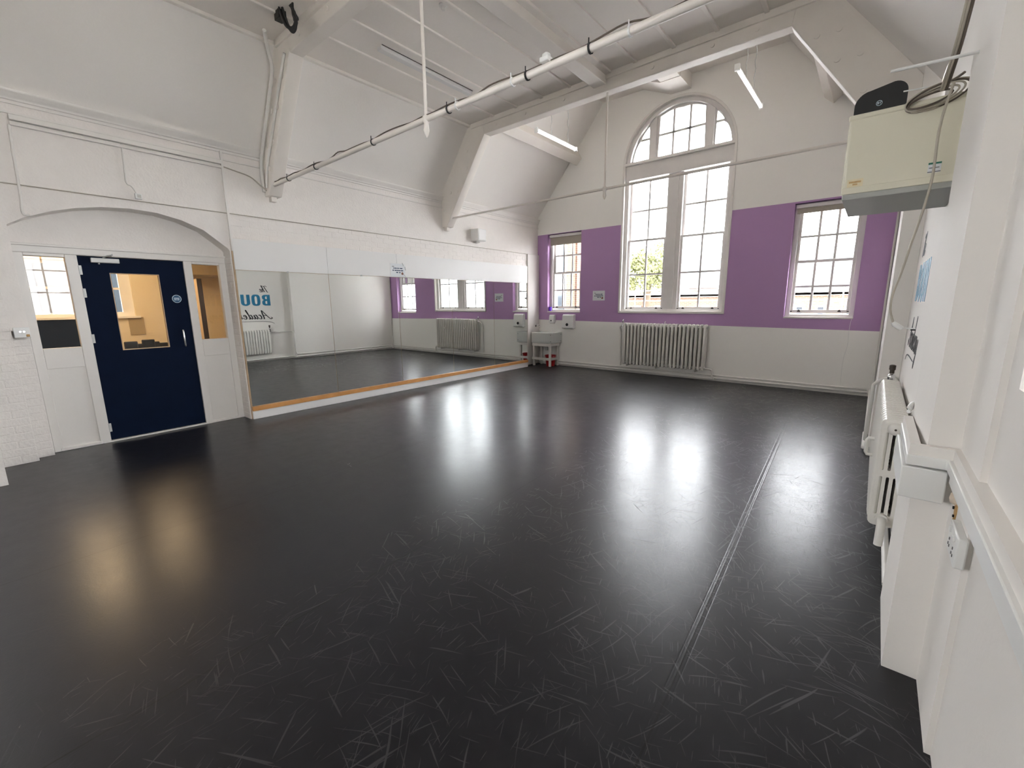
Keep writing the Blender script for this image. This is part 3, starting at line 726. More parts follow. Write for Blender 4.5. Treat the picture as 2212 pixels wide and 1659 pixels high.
# cable strapped along the nearer tie rod
pts = [(-6.33, 2.56, 3.06), (-6.2, 2.57, 3.085)]
for k in range(40):
    x = -6.1 + k * .155
    pts.append((x, 2.600 - .010 * math.sin(k * 1.3), 3.086 + .006 * math.sin(k * 2.1) + (.012 if k % 7 == 3 else 0)))
MB().tube(cr(pts, 3), .006, 6).build('strapped_cable', 'cable_brown', label='brown cable strapped along the top of the nearer tie rod', cat='cable')
MB().tube(cr([(p[0], p[1] + .018, p[2] - .006 + .008 * math.sin(i * .9)) for i, p in enumerate(pts)], 3), .005, 6).build('strapped_cable', 'cable_beige', label='pale cable strapped beside the brown one on the nearer tie rod', cat='cable')
order = ['first', 'second', 'third', 'fourth', 'fifth', 'sixth', 'seventh', 'eighth', 'ninth']
for i, (x, m_) in enumerate(((-5.75, 'black_rubber'), (-5.05, 'black_rubber'), (-3.9, 'black_rubber'), (-2.82, 'black_rubber'), (-2.72, 'white_plastic'), (-2.15, 'white_plastic'), (-2.02, 'black_rubber'), (-1.53, 'black_rubber'), (-1.27, 'white_plastic'))):
    MB().lathe([(.0245, -.006), (.031, -.006), (.031, .006), (.0245, .006), (.0245, -.006)], (x, 2.6, 3.055), 14, 'x').box(x - .003, x + .003, 2.575, 2.580, 3.075, 3.105).build(
        'cable_tie', m_, label='%s cable tie round the nearer tie rod, %s from the left wall' % ('black' if 'black' in m_ else 'white', order[i]), cat='cable tie', group='cable ties on the tie rod')
jb = empty('junction_box', (-1.86, 2.6, 3.09), 'small white sensor box sitting on the nearer tie rod', 'sensor')
MB().box(-1.90, -1.83, 2.57, 2.64, 3.085, 3.115).build('body', 'white_plastic', jb, bevel=.006)
MB().lathe([(.030, .0), (.028, .018), (.012, .030)], (-1.865, 2.605, 3.115), 16).build('cap', 'white_plastic', jb)

# conduits on the nearer truss, left side
MB().tube(cr([(-6.34, 2.53, 2.98), (-6.32, 2.52, 3.3), (-6.12, 2.515, 3.62), (-5.80, 2.51, 4.05), (-5.68, 2.50, 4.22), (-5.66, 2.47, 4.36), (-5.58, 2.42, 4.44), (-5.46, 2.36, 4.465)], 5), .020, 10).build(
    'conduit', 'pipe_paint', label='thick painted conduit bending up the nearer truss onto the ceiling', cat='conduit')
MB().tube(cr([(-6.27, 2.535, 3.02), (-6.18, 2.535, 3.25), (-5.95, 2.535, 3.58), (-5.56, 2.535, 4.12), (-5.42, 2.535, 4.30)], 5), .015, 10).build(
    'conduit', 'pipe_paint', label='thin painted conduit straight up the nearer truss leg', cat='conduit')
# black cable loom near the truss, top left
loom = empty('cable_loom', (-4.95, 2.35, 4.20), 'tangled black cable loom hanging from the ceiling by the nearer truss', 'cables')
random.seed(3)
for k in range(7):
    o = random.uniform(-.035, .035); e = random.uniform(-.03, .03)
    MB().tube(cr([(-5.02 + o, 2.36 + e, 4.50), (-4.95 + o, 2.35 + e, 4.38), (-4.86 + o * .6, 2.34 + e, 4.27), (-4.77 + o * .4, 2.34, 4.19 + k * .008), (-4.72 + o * .3, 2.35, 4.21 + k * .012), (-4.74 + o, 2.37 + e, 4.30), (-4.80 + e, 2.38, 4.36 + k * .01), (-4.84 + o, 2.38, 4.48)], 5), .009, 7).build('cable', 'black_rubber', loom)
MB().box(-5.13, -5.02, 2.33, 2.41, 4.42, 4.50).build('connector_box', 'black_plastic', loom, bevel=.006)

# ================================================================== LIGHTS ON THE CEILING
def tube_light(x, y0, y1, z, ch, label, tm='white_plastic', zc=ZG):
    r = empty('hanging_tube_light', (x, (y0 + y1) / 2, z), label, 'light', 'hanging tube lights')
    MB().tube([(x, y0, z), (x, y1, z)], .022, 12).build('tube', tm, r)
    MB().box(x - .010, x + .010, y0 + .02, y1 - .02, z + .034, z + .048).build('spine', 'board_white', r, bevel=.006)
    for y in (y0, y1):
        MB().box(x - .03, x + .03, y - .02, y + .02, z - .03, z + .045).build('end_cap', 'white_plastic', r, bevel=.005)
    for f in ch:
        y = y0 + (y1 - y0) * f
        pts_ = [(x + .008 * math.sin(k * 1.6), y + .006 * math.cos(k * 1.6), z + .045 + (zc - z - .05) * k / 24) for k in range(25)]
        MB().tube(pts_, .006, 6).build('chain', 'steel_grey', r)
    return r
tube_light(-4.62, 6.18, 7.40, 4.30, (.35, .78), 'hanging tube light on chains left of the arched window', 'tube_glow')
tube_light(-1.63, 6.25, 7.65, 4.30, (.30, .62), 'hanging tube light on chains right of the arched window', 'tube_glow')
r = empty('ceiling_batten_light', (-4.83, 4.12, ZC - .05), 'slim batten light fixed along the low ceiling', 'light')
MB().box(-4.87, -4.79, 3.38, 4.87, ZC - .045, ZC).build('housing', 'board_white', r, bevel=.006)
MB().box(-4.776, -4.771, 3.38, 4.87, ZC - .006, ZC).build('shadow_gap', 'dark_brown', r)
MB().box(-3.36, -3.30, 3.86, 4.30, ZC - .012, ZC + .005).box(-3.345, -3.315, 3.90, 4.26, ZC - .016, ZC).build('ceiling_slot', 'dark_brown', label='dark narrow slot in the ceiling beside the ridge beam', cat='vent')
r = empty('ceiling_hook_plate', (-3.95, 3.45, ZC - .03), 'small painted fitting on the ceiling above the hanger rod', 'fitting')
MB().lathe([(.045, ZC), (.045, ZC - .012), (.02, ZC - .02), (.018, ZC - .05)], (-3.72, 3.40, 0), 14).build('plate', 'joinery', r)

# ================================================================== LEFT WALL FITTINGS
LMB().box(-.004, .045, .36, 2.06, 3.215, 3.262).build('cable_trunking', 'joinery', label='white cable trunking along the left wall above the door arch', cat='trunking', bevel=.004)
LMB().box(-.004, .03, .36, 2.06, 3.172, 3.200).build('cable_trunking', 'joinery', label='thinner white trunking just under the main one above the arch', cat='trunking', bevel=.003)
LMB().box(-.002, .028, 2.062, 2.088, 2.20, 3.37).build('vertical_trunking', 'joinery', label='vertical white trunking between the door arch and the mirrors', cat='trunking', bevel=.003)
LMB().tube([(.012, -2.5, 2.652), (.012, 8.75, 2.655)], .0055, 6).build('wall_cable', 'cable_beige', label='long thin cable running level along the left wall above the mirrors', cat='cable')
LMB().tube(cr([(.014, .355, 3.17), (.014, .345, 2.9), (.014, .335, 2.55), (.016, .327, 2.40), (.018, .37, 2.385)], 5), .010, 8).build('wall_cable', 'pipe_paint', label='painted cable dropping to the left end of the door arch', cat='cable')
LMB().tube(cr([(.014, 1.142, 3.21), (.014, 1.135, 3.0), (.014, 1.130, 2.83), (.016, 1.165, 2.80), (.016, 1.19, 2.76), (.016, 1.205, 2.72)], 5), .007, 8).build('wall_cable', 'pipe_paint', label='thin painted cable dropping to the small socket above the arch', cat='cable')
r = empty('wall_socket_box', LWX(.0, 1.215, 2.67), 'small white data socket above the door arch', 'socket')
LMB().box(-.002, .03, 1.185, 1.245, 2.672, 2.730).build('box', 'white_plastic', r, bevel=.005)
LMB().box(.028, .033, 1.203, 1.235, 2.685, 2.717).build('face', 'grey_plastic', r)
LMB().tube(cr([(.03, 2.085, 3.19), (.02, 2.2, 3.175), (.02, 2.38, 3.14), (.04, 2.48, 3.06), (.10, 2.53, 2.99)], 5), .007, 8).build('wall_cable', 'cable_beige', label='cable looping from the trunking to the foot of the nearer truss', cat='cable')
r = empty('wall_speaker', LWX(.0, 6.55, 2.74), 'small white box speaker on the wall above the mirrors', 'speaker')
LMB().box(-.002, .20, 6.46, 6.70, 2.76, 2.99).build('cabinet', 'white_plastic', r, bevel=.008)
LMB().box(.195, .205, 6.475, 6.685, 2.775, 2.975).build('grille', 'board_white', r, bevel=.004)
LMB().box(-.002, .08, 6.53, 6.63, 2.735, 2.765).build('bracket', 'grey_plastic', r)
r = empty('light_switch', LWX(.0, .155, 1.235), 'surface mounted switch box on the painted brick beside the door', 'switch')
LMB().box(-.20, .035, .108, .205, 1.240, 1.330).build('back_box', 'white_plastic', r, bevel=.005)
LMB().box(.033, .042, .103, .210, 1.236, 1.334).build('face_plate', 'white_plastic', r, bevel=.004)
for u in (.145, .170): LMB().lathe([(.011, .040), (.009, .052)], (0, u, 1.292), 12, 'x').build('rocker', 'chrome', r)
LMB().box(.040, .056, .180, .203, 1.245, 1.266).build('key_tag', 'rust', r, bevel=.002)

# ================================================================== RADIATORS
def rad_section(name, D, ht, slots, thick=False):
    """one cast-iron section, local: X width, Y depth (front at -D), Z height"""
    mb = MB(); hw = .024 if thick else .012
    def rr(x0, x1, z0, z1, r, n=5):
        P = []
        for cx, cz, a in ((x1 - r, z0 + r, -90), (x1 - r, z1 - r, 0), (x0 + r, z1 - r, 90), (x0 + r, z0 + r, 180)):
            for k in range(n + 1):
                t = math.radians(a + 90 * k / n); P.append((cx + r * math.cos(t), cz + r * math.sin(t)))
        return P
    loops = [rr(-D, 0, 0, ht, .03)]
    n = slots; col = D / (n + 1)
    for i in range(n):
        c = -D + col * (i + 1)
        for z0, z1 in ((.07, ht * .47), (ht * .53, ht - .08)):
            loops.append(rr(c - .007, c + .007, z0, z1, .006, 3))
    mb.poly(loops, lambda a, b, d: (d, a, b), -hw, hw)
    for i in range(n + 1):
        y = -D + col * (i + .5)
        r_ = min(.027, .027) if i in (0, n) else .018
        if i in (0,): mb.tube([(0, y, .045), (0, y, .08), (0, y, ht - .07), (0, y, ht - .03)], [.020, .026, .026, .020], 10)
        elif not thick: mb.tube([(0, y, .05), (0, y, ht - .05)], r_ * .9, 8)
    mb.tube([(0, -D + .018, ht - .025), (0, -.018, ht - .025)], .028, 8); mb.tube([(0, -D + .018, .03), (0, -.018, .03)], .026, 8)
    for z in (.05, ht - .055): mb.tube([(-.039, -D / 2, z), (.039, -D / 2, z)], .024, 8)
    return mb
def radiator(loc, rz, n, pitch, D, ht, slots, label):
    r = empty('radiator', loc, label, 'radiator', 'cast iron column radiators', rz=rz)
    s0 = None
    for i in range(n):
        x = (i - (n - 1) / 2) * pitch
        if s0 is None:
            s0 = rad_section('section', D, ht, slots, slots == 3).build('section', 'radiator_paint', r, local=True, bevel=0); s0.location = (x, 0, 0)
        else: copy_obj(s0, (x, 0, 0), r)
    return r
RB = radiator((-3.275, YB - .055, .195), 0.0, 22, .0775, .15, .885, 2, 'long cast iron radiator under the arched window')
def radd(name, mat, mb, par=None): return mb.build(name, mat, par, local=True)
for x in (-.42, .43): radd('tie_bracket', 'radiator_paint', MB().box(x - .03, x + .03, -.165, -.14, .60, .612).box(x - .012, x + .012, -.172, -.15, .585, .630), RB)
for x in (-.75, -.1, .68): radd('foot_bracket', 'radiator_paint', MB().box(x - .008, x + .008, -.13, .05, -.035, .005).box(x - .008, x + .008, -.13, -.115, -.035, .03), RB)
radd('vent_key', 'joinery', MB().tube([(.02, -.07, .885), (.02, -.07, .915), (.035, -.07, .93)], .007, 8), RB)
radd('supply_pipe', 'pipe_paint', MB().tube(cr([(-.84, -.07, .82), (-.90, -.07, .82), (-.955, -.06, .79), (-.965, .0, .70), (-.965, .02, .5), (-.965, .03, -.06)], 5), .017, 10), RB)
radd('valve', 'chrome', MB().lathe([(.020, .80), (.022, .86), (.012, .87), (.012, .90), (.018, .905), (.018, .945), (.006, .955)], (-.885, -.07, 0), 12), RB)
radd('return_pipe', 'pipe_paint', MB().tube(cr([(.84, -.07, .04), (.93, -.07, .035), (.975, -.07, .01), (.985, -.075, -.06), (.985, -.08, -.11)], 5), .018, 10), RB)
MB().tube([(-6.4, YB - .04, .105), (0.02, YB - .04, .112)], .016, 10).build('heating_pipe', 'pipe_paint', label='upper white heating pipe along the foot of the window wall', cat='pipe')
MB().tube(cr([(-4.4, YB - .06, .055), (-3.2, YB - .075, .05), (-2.35, YB - .10, .045), (-2.28, YB - .10, .055), (-2.27, YB - .08, .085)], 4), .020, 10).build('heating_pipe', 'pipe_paint', label='thick white return pipe on the floor under the long radiator', cat='pipe')
MB().tube([(-5.85, YB - .045, .04), (-4.4, YB - .06, .055)], .012, 10).build('heating_pipe', 'pipe_paint', label='thin white pipe on the floor between the sink and the long radiator', cat='pipe')
MB().tube([(-2.27, YB - .045, .055), (0.03, YB - .045, .06)], .016, 10).build('heating_pipe', 'pipe_paint', label='lower white heating pipe from the long radiator to the right corner', cat='pipe')

RR = radiator((.222, 4.025, .195), -H, 25, .0655, .125, .655, 3, 'cast iron radiator on the right wall below the cabinet')
radd('end_boss', 'radiator_paint', MB().lathe([(.036, .80), (.036, .822), (.022, .832), (.010, .836)], (0, -.0625, .600), 18, 'x'), RR)
radd('air_vent', 'dark_brown', MB().lathe([(.006, .835), (.006, .840)], (0, -.0625, .600), 10, 'x'), RR)
radd('outlet_pipe', 'pipe_paint', MB().tube([(.80, -.0625, .05), (.85, -.0625, .05), (.875, -.0625, .035), (.88, -.0625, -.06), (.88, -.0625, -.09)], .021, 12), RR)
radd('outlet_nut', 'pipe_paint', MB().lathe([(.032, .80), (.032, .835)], (0, -.0625, .05), 8, 'x'), RR)
for x in (.30,): radd('tie_bracket', 'radiator_paint', MB().tube([(x, -.12, .40), (x, -.165, .40), (x, -.172, .385), (x, -.172, .30), (x, -.165, .285), (x, -.12, .285)], .011, 8), RR)
radd('valve', 'dark_brown', MB().lathe([(.016, .705), (.016, .735), (.022, .737), (.022, .775), (.012, .78)], (-.845, -.0625, 0), 12), RR)
radd('valve_body', 'chrome', MB().lathe([(.020, .60), (.024, .66), (.026, .67), (.026, .69), (.014, .70)], (-.845, -.0625, 0), 12).tube([(-.80, -.0625, .61), (-.86, -.0625, .61)], .018), RR)
# pipe from the valve along the recess (seen in the mirror) and floor pipes of the right wall
MB().tube(cr([(.16, 4.90, .80), (.19, 5.02, .79), (.21, 5.10, .77), (.21, 5.30, .775), (.20, 5.44, .775), (.12, 5.47, .76), (.06, 5.475, .70)], 4) + [(.055, 5.475, .2), (.055, 5.50, .13), (.055, 5.6, .12), (.06, 8.70, .115)], .016, 10).build(
    'heating_pipe', 'pipe_paint', label='heating pipe stepping from the right radiator round the pilaster', cat='pipe')
MB().tube([(.20, 2.80, .05), (.20, 5.44, .05), (.05, 5.47, .05), (.05, 6.1, .05), (.07, 6.13, .05), (.07, 8.72, .05)], .018, 10).build('heating_pipe', 'pipe_paint', label='white pipe along the floor of the right wall', cat='pipe')
MB().tube([(.088, 8.79, .0), (.088, 8.79, 3.3)], .016, 10).build('corner_pipe', 'pipe_paint', label='white vertical pipe in the right corner of the window wall', cat='pipe')

# ================================================================== SINK CORNER
sk = empty('sink', (-6.15, 8.60, 0), 'deep ceramic sink on a white timber stand in the corner', 'sink')
SX0, SX1, SY0, SY1, SZ0, SZ1 = -6.41, -5.80, 8.385, 8.815, .560, .812
b = MB()
b.poly([[(SX0, SY0), (SX1, SY0), (SX1, SY1), (SX0, SY1)], [(SX0 + .04, SY0 + .04), (SX1 - .04, SY0 + .04), (SX1 - .04, SY1 - .04), (SX0 + .04, SY1 - .04)]], XY, SZ0 + .03, SZ1)
b.box(SX0, SX1, SY0, SY1, SZ0, SZ0 + .035)
b.build('basin', 'ceramic', sk, bevel=.010)
for (x, y, dx, dy) in ((SX1 - .04, SY0, 0, -.004), (SX1, SY1 - .05, .004, 0)):
    for z in (SZ0 + .045, SZ1 - .05):
        if dx: MB().lathe([(.008, 0), (.008, .004)], (x, y, z), 10, 'x').build('cover_dot', 'ink_black', sk)
        else: MB().lathe([(.008, -.004), (.008, 0)], (x, y, z), 10, 'y').build('cover_dot', 'ink_black', sk)
for x in (SX0 + .05, SX1 - .085):
    for y in (SY0 + .05, SY1 - .07):
        MB().box(x - .025, x + .025, y - .025, y + .025, 0, SZ0 - .005).build('leg', 'joinery', sk, bevel=.004)
for z0, z1 in ((SZ0 - .075, SZ0 - .004), (.15, .21)):
    MB().box(SX0 + .01, SX1 - .055, SY0 + .012, SY0 + .032, z0, z1).build('front_rail', 'joinery', sk, bevel=.003)
    MB().box(SX1 - .065, SX1 - .045, SY0 + .02, SY1 - .04, z0, z1).build('side_rail', 'joinery', sk, bevel=.003)
    MB().box(SX0 + .01, SX1 - .055, SY1 - .06, SY1 - .04, z0, z1).build('back_rail', 'joinery', sk, bevel=.003)
MB().tube([(-6.10, 8.6, SZ0), (-6.10, 8.6, .47), (-6.10, 8.6, .44)], .025).lathe([(.036, .37), (.038, .44), (.030, .45)], (-6.10, 8.6, 0), 14).tube([(-6.10, 8.6, .46), (-6.25, 8.65, .46), (-6.25, 8.75, .45)], .018).build('waste_trap', 'grey_plastic', sk)
tp = empty('wall_tap', LWX(.11, 8.55, .93), 'small chrome tap on the wall above the sink', 'tap')
MB().tube([(-6.43, 8.60, .955), (-6.38, 8.60, .955), (-6.33, 8.60, .95), (-6.31, 8.60, .925)], .013, 10).build('spout', 'chrome', tp)
MB().lathe([(.016, .955), (.014, .985), (.008, .99), (.008, 1.0)], (-6.38, 8.60, 0), 12).box(-6.415, -6.345, 8.594, 8.606, 1.0, 1.010).build('cross_head', 'chrome', tp)
MB().lathe([(.024, -6.435), (.022, -6.42)], (0, 8.60, .955), 12, 'x').build('flange', 'dark_brown', tp)
MB().tube([(-6.36, 8.74, .0), (-6.36, 8.74, .5), (-6.36, 8.76, .56)], .012).build('waste_pipe', 'pipe_paint', label='thin white pipe behind the legs of the sink stand', cat='pipe')
bk = empty('bucket', (-5.985, 8.60, 0), 'red plastic bucket standing under the sink', 'bucket')
MB().lathe([(.105, .0), (.105, .008), (.132, .24), (.140, .245), (.140, .262), (.128, .262), (.126, .24), (.098, .02), (0.0, .015)], (-5.985, 8.60, 0), 28).build('pail', 'red_plastic', bk)
MB().tube(cr([(-5.985 - .13, 8.565, .24), (-6.05, 8.48, .205), (-5.985, 8.455, .19), (-5.92, 8.475, .20), (-5.985 + .13, 8.565, .24)], 5), .004, 6).build('wire_handle', 'white_plastic', bk)
def dispenser(x0, x1, z0, z1, dp, label, cat):
    r = empty(cat.replace(' ', '_'), ((x0 + x1) / 2, YB, z0), label, cat)
    W = x1 - x0; prof = [(YB, z0 + .005), (YB - dp * .85, z0), (YB - dp, z0 + .03), (YB - dp * .82, z1 - .03), (YB - dp * .6, z1), (YB, z1)]
    MB().poly([prof], lambda a, b, d: (d, a, b), x0, x1).build('cover', 'white_plastic', r, bevel=.012, seg=3)
    cx = (x0 + x1) / 2 - W * .02
    MB().lathe([(W * .11, YB - dp * 1.02), (W * .11, YB - dp * .9)], (cx, 0, z0 + (z1 - z0) * .29), 16, 'y').build('sight_window', 'ink_black', r)
    MB().box(x0 + W * .15, x1 - W * .15, YB - dp * .7, YB - .01, z0 - .012, z0 + .004).build('outlet', 'grey_plastic', r)
    return r
dispenser(-6.135, -5.985, 1.03, 1.225, .10, 'small white soap dispenser on the wall above the sink', 'soap dispenser')
dispenser(-5.735, -5.425, .905, 1.24, .13, 'large white paper towel dispenser right of the sink', 'towel dispenser')
tr = empty('tape_roll', (-6.205, YB + .06, 1.314), 'purple roll of tape on the sill of the window nearest the mirrors', 'tape')
MB().lathe([(.020, 0), (.034, 0), (.034, .10), (.020, .10), (.020, 0)], (-6.200, YB + .06, 1.313), 20).build('roll', 'purple_tape', tr)
MB().lathe([(.017, .0), (.0205, .0), (.0205, .102), (.017, .102), (.017, .0)], (-6.200, YB + .06, 1.313), 20).build('core', 'ink_grey', tr)

# ================================================================== RIGHT WALL FITTINGS
cab = empty('wall_cabinet', (.0, 3.3, 2.06), 'cream metal communications cabinet high on the right wall', 'cabinet')
CXL, CXR, CY0, CY1, CZ0, CZ1 = -.215, .238, 3.0, 3.62, 2.075, 2.452
MB().box(CXL, CXR, CY0, CY1, CZ0, CZ1).build('body', 'cream_metal', cab, bevel=.012, seg=3)
MB().box(CXL + .004, CXR, CY0 + .004, CY1 - .004, CZ0 - .030, CZ0 + .004).build('base_tray', 'cabinet_base', cab, bevel=.004)
MB().box(CXL - .006, CXR, CY0 - .006, CY1 + .006, CZ1 - .020, CZ1 + .004).build('top_lid', 'cream_metal', cab, bevel=.006)
MB().box(CXL, CXR, CY0 - .004, CY0 + .002, CZ0 - .004, CZ0 + .030).build('bottom_flange', 'cream_metal', cab, bevel=.003)
MB().box(CXL - .004, CXL, CY0 + .02, CY1 - .02, CZ0 + .02, CZ1 - .03).build('front_door', 'cream_metal', cab, bevel=.004)
MB().box(-.195, -.130, CY0 - .002, CY0 + .0, 2.105, 2.143).build('sticker', 'sticker_cream', cab, smooth=False)
MB().box(-.188, -.138, CY0 - .003, CY0 - .001, 2.124, 2.133).box(-.172, -.152, CY0 - .003, CY0 - .001, 2.113, 2.121).build('sticker_print', 'sticker_brown', cab, smooth=False)
MB().box(.112, .158, CY0 - .002, CY0 + .0, 2.120, 2.165).build('label_plate', 'paper', cab, smooth=False)
MB().box(.112, .158, CY0 - .003, CY0 - .001, 2.158, 2.166).build('label_stripe', 'sticker_green', cab, smooth=False)
MB().box(.116, .152, CY0 - .003, CY0 - .001, 2.140, 2.144).box(.112, .158, CY0 - .003, CY0 - .001, 2.122, 2.126).build('label_print', 'ink_grey', cab, smooth=False)
# black router on top, slightly turned
rt = empty('router', (-.105, 3.06, CZ1 + .004), 'black rounded router standing on top of the cream cabinet', 'router')
def rt_poly():
    P = []
    W_, H_ = .205, .125
    for cx, cz, rr_, a0, a1 in ((W_ / 2 - .055, .012, .012, -90, 0), (W_ / 2 - .055, H_ - .055, .055, 0, 90), (-W_ / 2 + .06, H_ - .075, .06, 90, 180), (-W_ / 2 + .012, .012, .012, 180, 270)):
        for k in range(9):
            t = math.radians(a0 + (a1 - a0) * k / 8)
            P.append((cx + rr_ * math.cos(t) + (.043 if cx > 0 and rr_ < .02 else 0), cz + rr_ * math.sin(t)))
    return P
MB().poly([rt_poly()], lambda a, b, d: (-.105 + a, 3.045 + d - a * .10, CZ1 + .004 + b), -.014, .018).build('case', 'black_plastic', rt, bevel=.006, seg=3)
def ring2(cx, cz, r0, r1, y): 
    n = 20; return MB().poly([[(cx + r1 * math.cos(2 * math.pi * k / n), cz + r1 * math.sin(2 * math.pi * k / n)) for k in range(n)], [(cx + r0 * math.cos(2 * math.pi * k / n), cz + r0 * math.sin(2 * math.pi * k / n)) for k in range(n)]], XZ, y, y + .003)
ry = 3.0285
ring2(-.108, CZ1 + .046, .0105, .0125, ry).build('logo_ring', 'sign_white', rt, smooth=False)
lg = MB()
lg.box(-.1155, -.1135, ry, ry + .002, CZ1 + .041, CZ1 + .051).box(-.1135, -.1095, ry, ry + .002, CZ1 + .049, CZ1 + .051).box(-.1135, -.1095, ry, ry + .002, CZ1 + .045, CZ1 + .047).box(-.1135, -.1095, ry, ry + .002, CZ1 + .041, CZ1 + .043).box(-.1100, -.1085, ry, ry + .002, CZ1 + .042, CZ1 + .050)
lg.box(-.1070, -.1000, ry, ry + .002, CZ1 + .049, CZ1 + .051).box(-.1045, -.1025, ry, ry + .002, CZ1 + .041, CZ1 + .050)
lg.build('logo_letters', 'sign_white', rt, smooth=False)
# cables
def cable(name, pts_, r_, mat, label): return MB().tube(cr(pts_, 6), r_, 7).build(name, mat, label=label, cat='cable')
random.seed(11)
coil = empty('cable_coil', (.12, 2.97, CZ1), 'coil of beige cable draped over the corner of the cream cabinet', 'cables')
for k in range(5):
    R1 = .055 + .008 * k; cx, cz = .080 + .008 * k, CZ1 - .010 + .004 * k
    P = [(cx + R1 * 1.35 * math.cos(t * .42 + k), 2.965 + .006 * k + .02 * math.sin(t * .42), cz + R1 * .55 * math.sin(t * .42 + k) + .22 * (R1 * 1.2 * math.cos(t * .42 + k))) for t in range(16)]
    MB().tube(cr(P, 3), .0042, 6).build('loop', 'cable_beige' if k % 3 else 'cable_brown', coil)
MB().tube(cr([(-.02, 3.05, CZ1 + .012), (.04, 3.0, CZ1 + .022), (.10, 2.98, CZ1 + .036), (.15, 2.96, CZ1 + .050), (.178, 2.90, CZ1 + .05)], 5), .006, 6).build('lead', 'cable_brown', coil)
MB().tube(cr([(-.01, 3.10, CZ1 + .010), (.05, 3.03, CZ1 + .028), (.11, 2.99, CZ1 + .042), (.16, 2.95, CZ1 + .055)], 5), .004, 6).build('lead', 'cable_brown', coil)
for k, dx in enumerate((0, .010, .018)):
    cable('riser_cable', [(.166, 2.60, 3.42), (.166 - dx * .3, 2.60, 3.2), (.160 - dx, 2.62, 2.8), (.150 - dx, 2.70, 2.62), (.140 - dx, 2.80, 2.52), (.130 - dx, 2.93, 2.46)], .0055, ('cable_brown', 'cable_beige', 'cable_beige')[k],
          ('dark cable dropping down the pier to the coil', 'beige cable beside the dark one dropping down the pier', 'outer beige cable of the three dropping down the pier')[k])
cable('drop_cable', [(.150, 2.90, 2.47), (.135, 2.94, 2.38), (.128, 2.955, 2.28), (.131, 2.96, 2.16), (.130, 2.96, 2.07), (.118, 2.98, 1.95), (.095, 3.00, 1.80), (.075, 3.02, 1.66), (.055, 3.04, 1.55), (.055, 3.05, 1.47), (.075, 3.06, 1.40)], .0055, 'cable_beige', 'beige cable hanging in a curve from the cabinet past the wall lettering')
r = empty('dangling_plug', (.09, 3.06, 1.36), 'white adapter plug dangling at the end of the beige cable', 'plug')
MB().add([], []).tube([(.073, 3.06, 1.405), (.080, 3.06, 1.395), (.112, 3.06, 1.372)], [.008, .013, .013], 8).build('body', 'white_plastic', r)
MB().tube(cr([(.112, 3.06, 1.372), (.125, 3.06, 1.376), (.14, 3.06, 1.374), (.165, 3.06, 1.374)], 4), .004, 6).build('lead', 'white_plastic', r)
MB().tube([(.146, 3.058, 1.367), (.166, 3.058, 1.367)], .0035, 6).build('tip', 'ink_black', r)
MB().tube([(-.068, 2.60, 2.474), (.20, 2.60, 2.462)], .0065, 8).build('wall_rod', 'white_plastic', label='thin white rod sticking out of the pier above the router', cat='rod')
MB().tube([(-.02, 2.99, 2.512), (.13, 2.985, 2.500)], .0035, 8).build('white_lead', 'white_plastic', label='short white lead lying across the front of the router', cat='cable')

# dado trunking round the pier and along the near wall
def trunk(name, plan_out, plan_in, z0, z1, label):
    MB().poly([plan_out + plan_in[::-1]], XY, z0, z1).build(name, 'white_plastic', label=label, cat='trunking', bevel=.004)
po = [(.150, 2.72), (.150, 2.158), (.262, 2.158), (.262, -3.2)]
trunk('dado_trunking', po, [(.186, 2.72), (.186, 2.194), (.31, 2.194), (.31, -3.2)], .905, .945, 'upper ledge of white dado trunking wrapping the near right pier')
trunk('dado_trunking_lower', [(.140, 2.66), (.140, 2.150), (.268, 2.150)], [(.186, 2.66), (.186, 2.194), (.268, 2.194)], .777, .900, 'deep white trunking box wrapping the corner of the near pier')
trunk('dado_rail', [(.272, 2.148), (.272, -3.2)], [(.31, 2.148), (.31, -3.2)], .862, .900, 'white trunking strip along the near right wall below the ledge')
MB().poly([[(.155, 2.70), (.155, 2.165), (.275, 2.165), (.275, -3.2), (.31, -3.2), (.31, 2.19), (.186, 2.19), (.186, 2.70)]], XY, .945, .985).build('trim_3', 'plaster', label='plaster chamfer above the dado trunking on the near pier', cat='moulding', kind='structure')
r = empty('double_socket', (.285, 1.88, .70), 'white double wall socket below the trunking on the near right wall', 'socket')
MB().box(.270, .296, 1.80, 1.965, .70, .80).build('face_plate', 'white_plastic', r, bevel=.005)
for y in (1.845, 1.92):
    MB().box(.264, .272, y - .010, y + .010, .772, .790).build('switch_rocker', 'white_plastic', r, bevel=.002)
    for dy, dz in ((0, .035), (-.011, .015), (.011, .015)): MB().box(.268, .2705, y + dy - .003, y + dy + .003, .712 + dz - .004, .712 + dz + .004).build('pin_hole', 'ink_grey', r, smooth=False)
r = empty('wall_patch', (.29, 2.07, .70), 'rust stained putty lump beside the double socket', 'stain')
MB().lathe([(.0, -.024), (.018, -.020), (.026, -.004), (.024, .004)], (.296, 2.085, .832), 12, 'x').build('putty_lump', 'putty', r)
rust = [(2.10, .815), (2.085, .77), (2.09, .73), (2.075, .70), (2.06, .74), (2.045, .79), (2.05, .82), (2.075, .83)]
MB().poly([rust], YZ, .2905, .2945).build('stain', 'rust', r, smooth=False)
MB().lathe([(.006, .286), (.006, .293)], (0, 2.092, .795), 8, 'x').lathe([(.005, .286), (.005, .293)], (0, 2.070, .772), 8, 'x').build('screw_hole', 'ink_black', r)
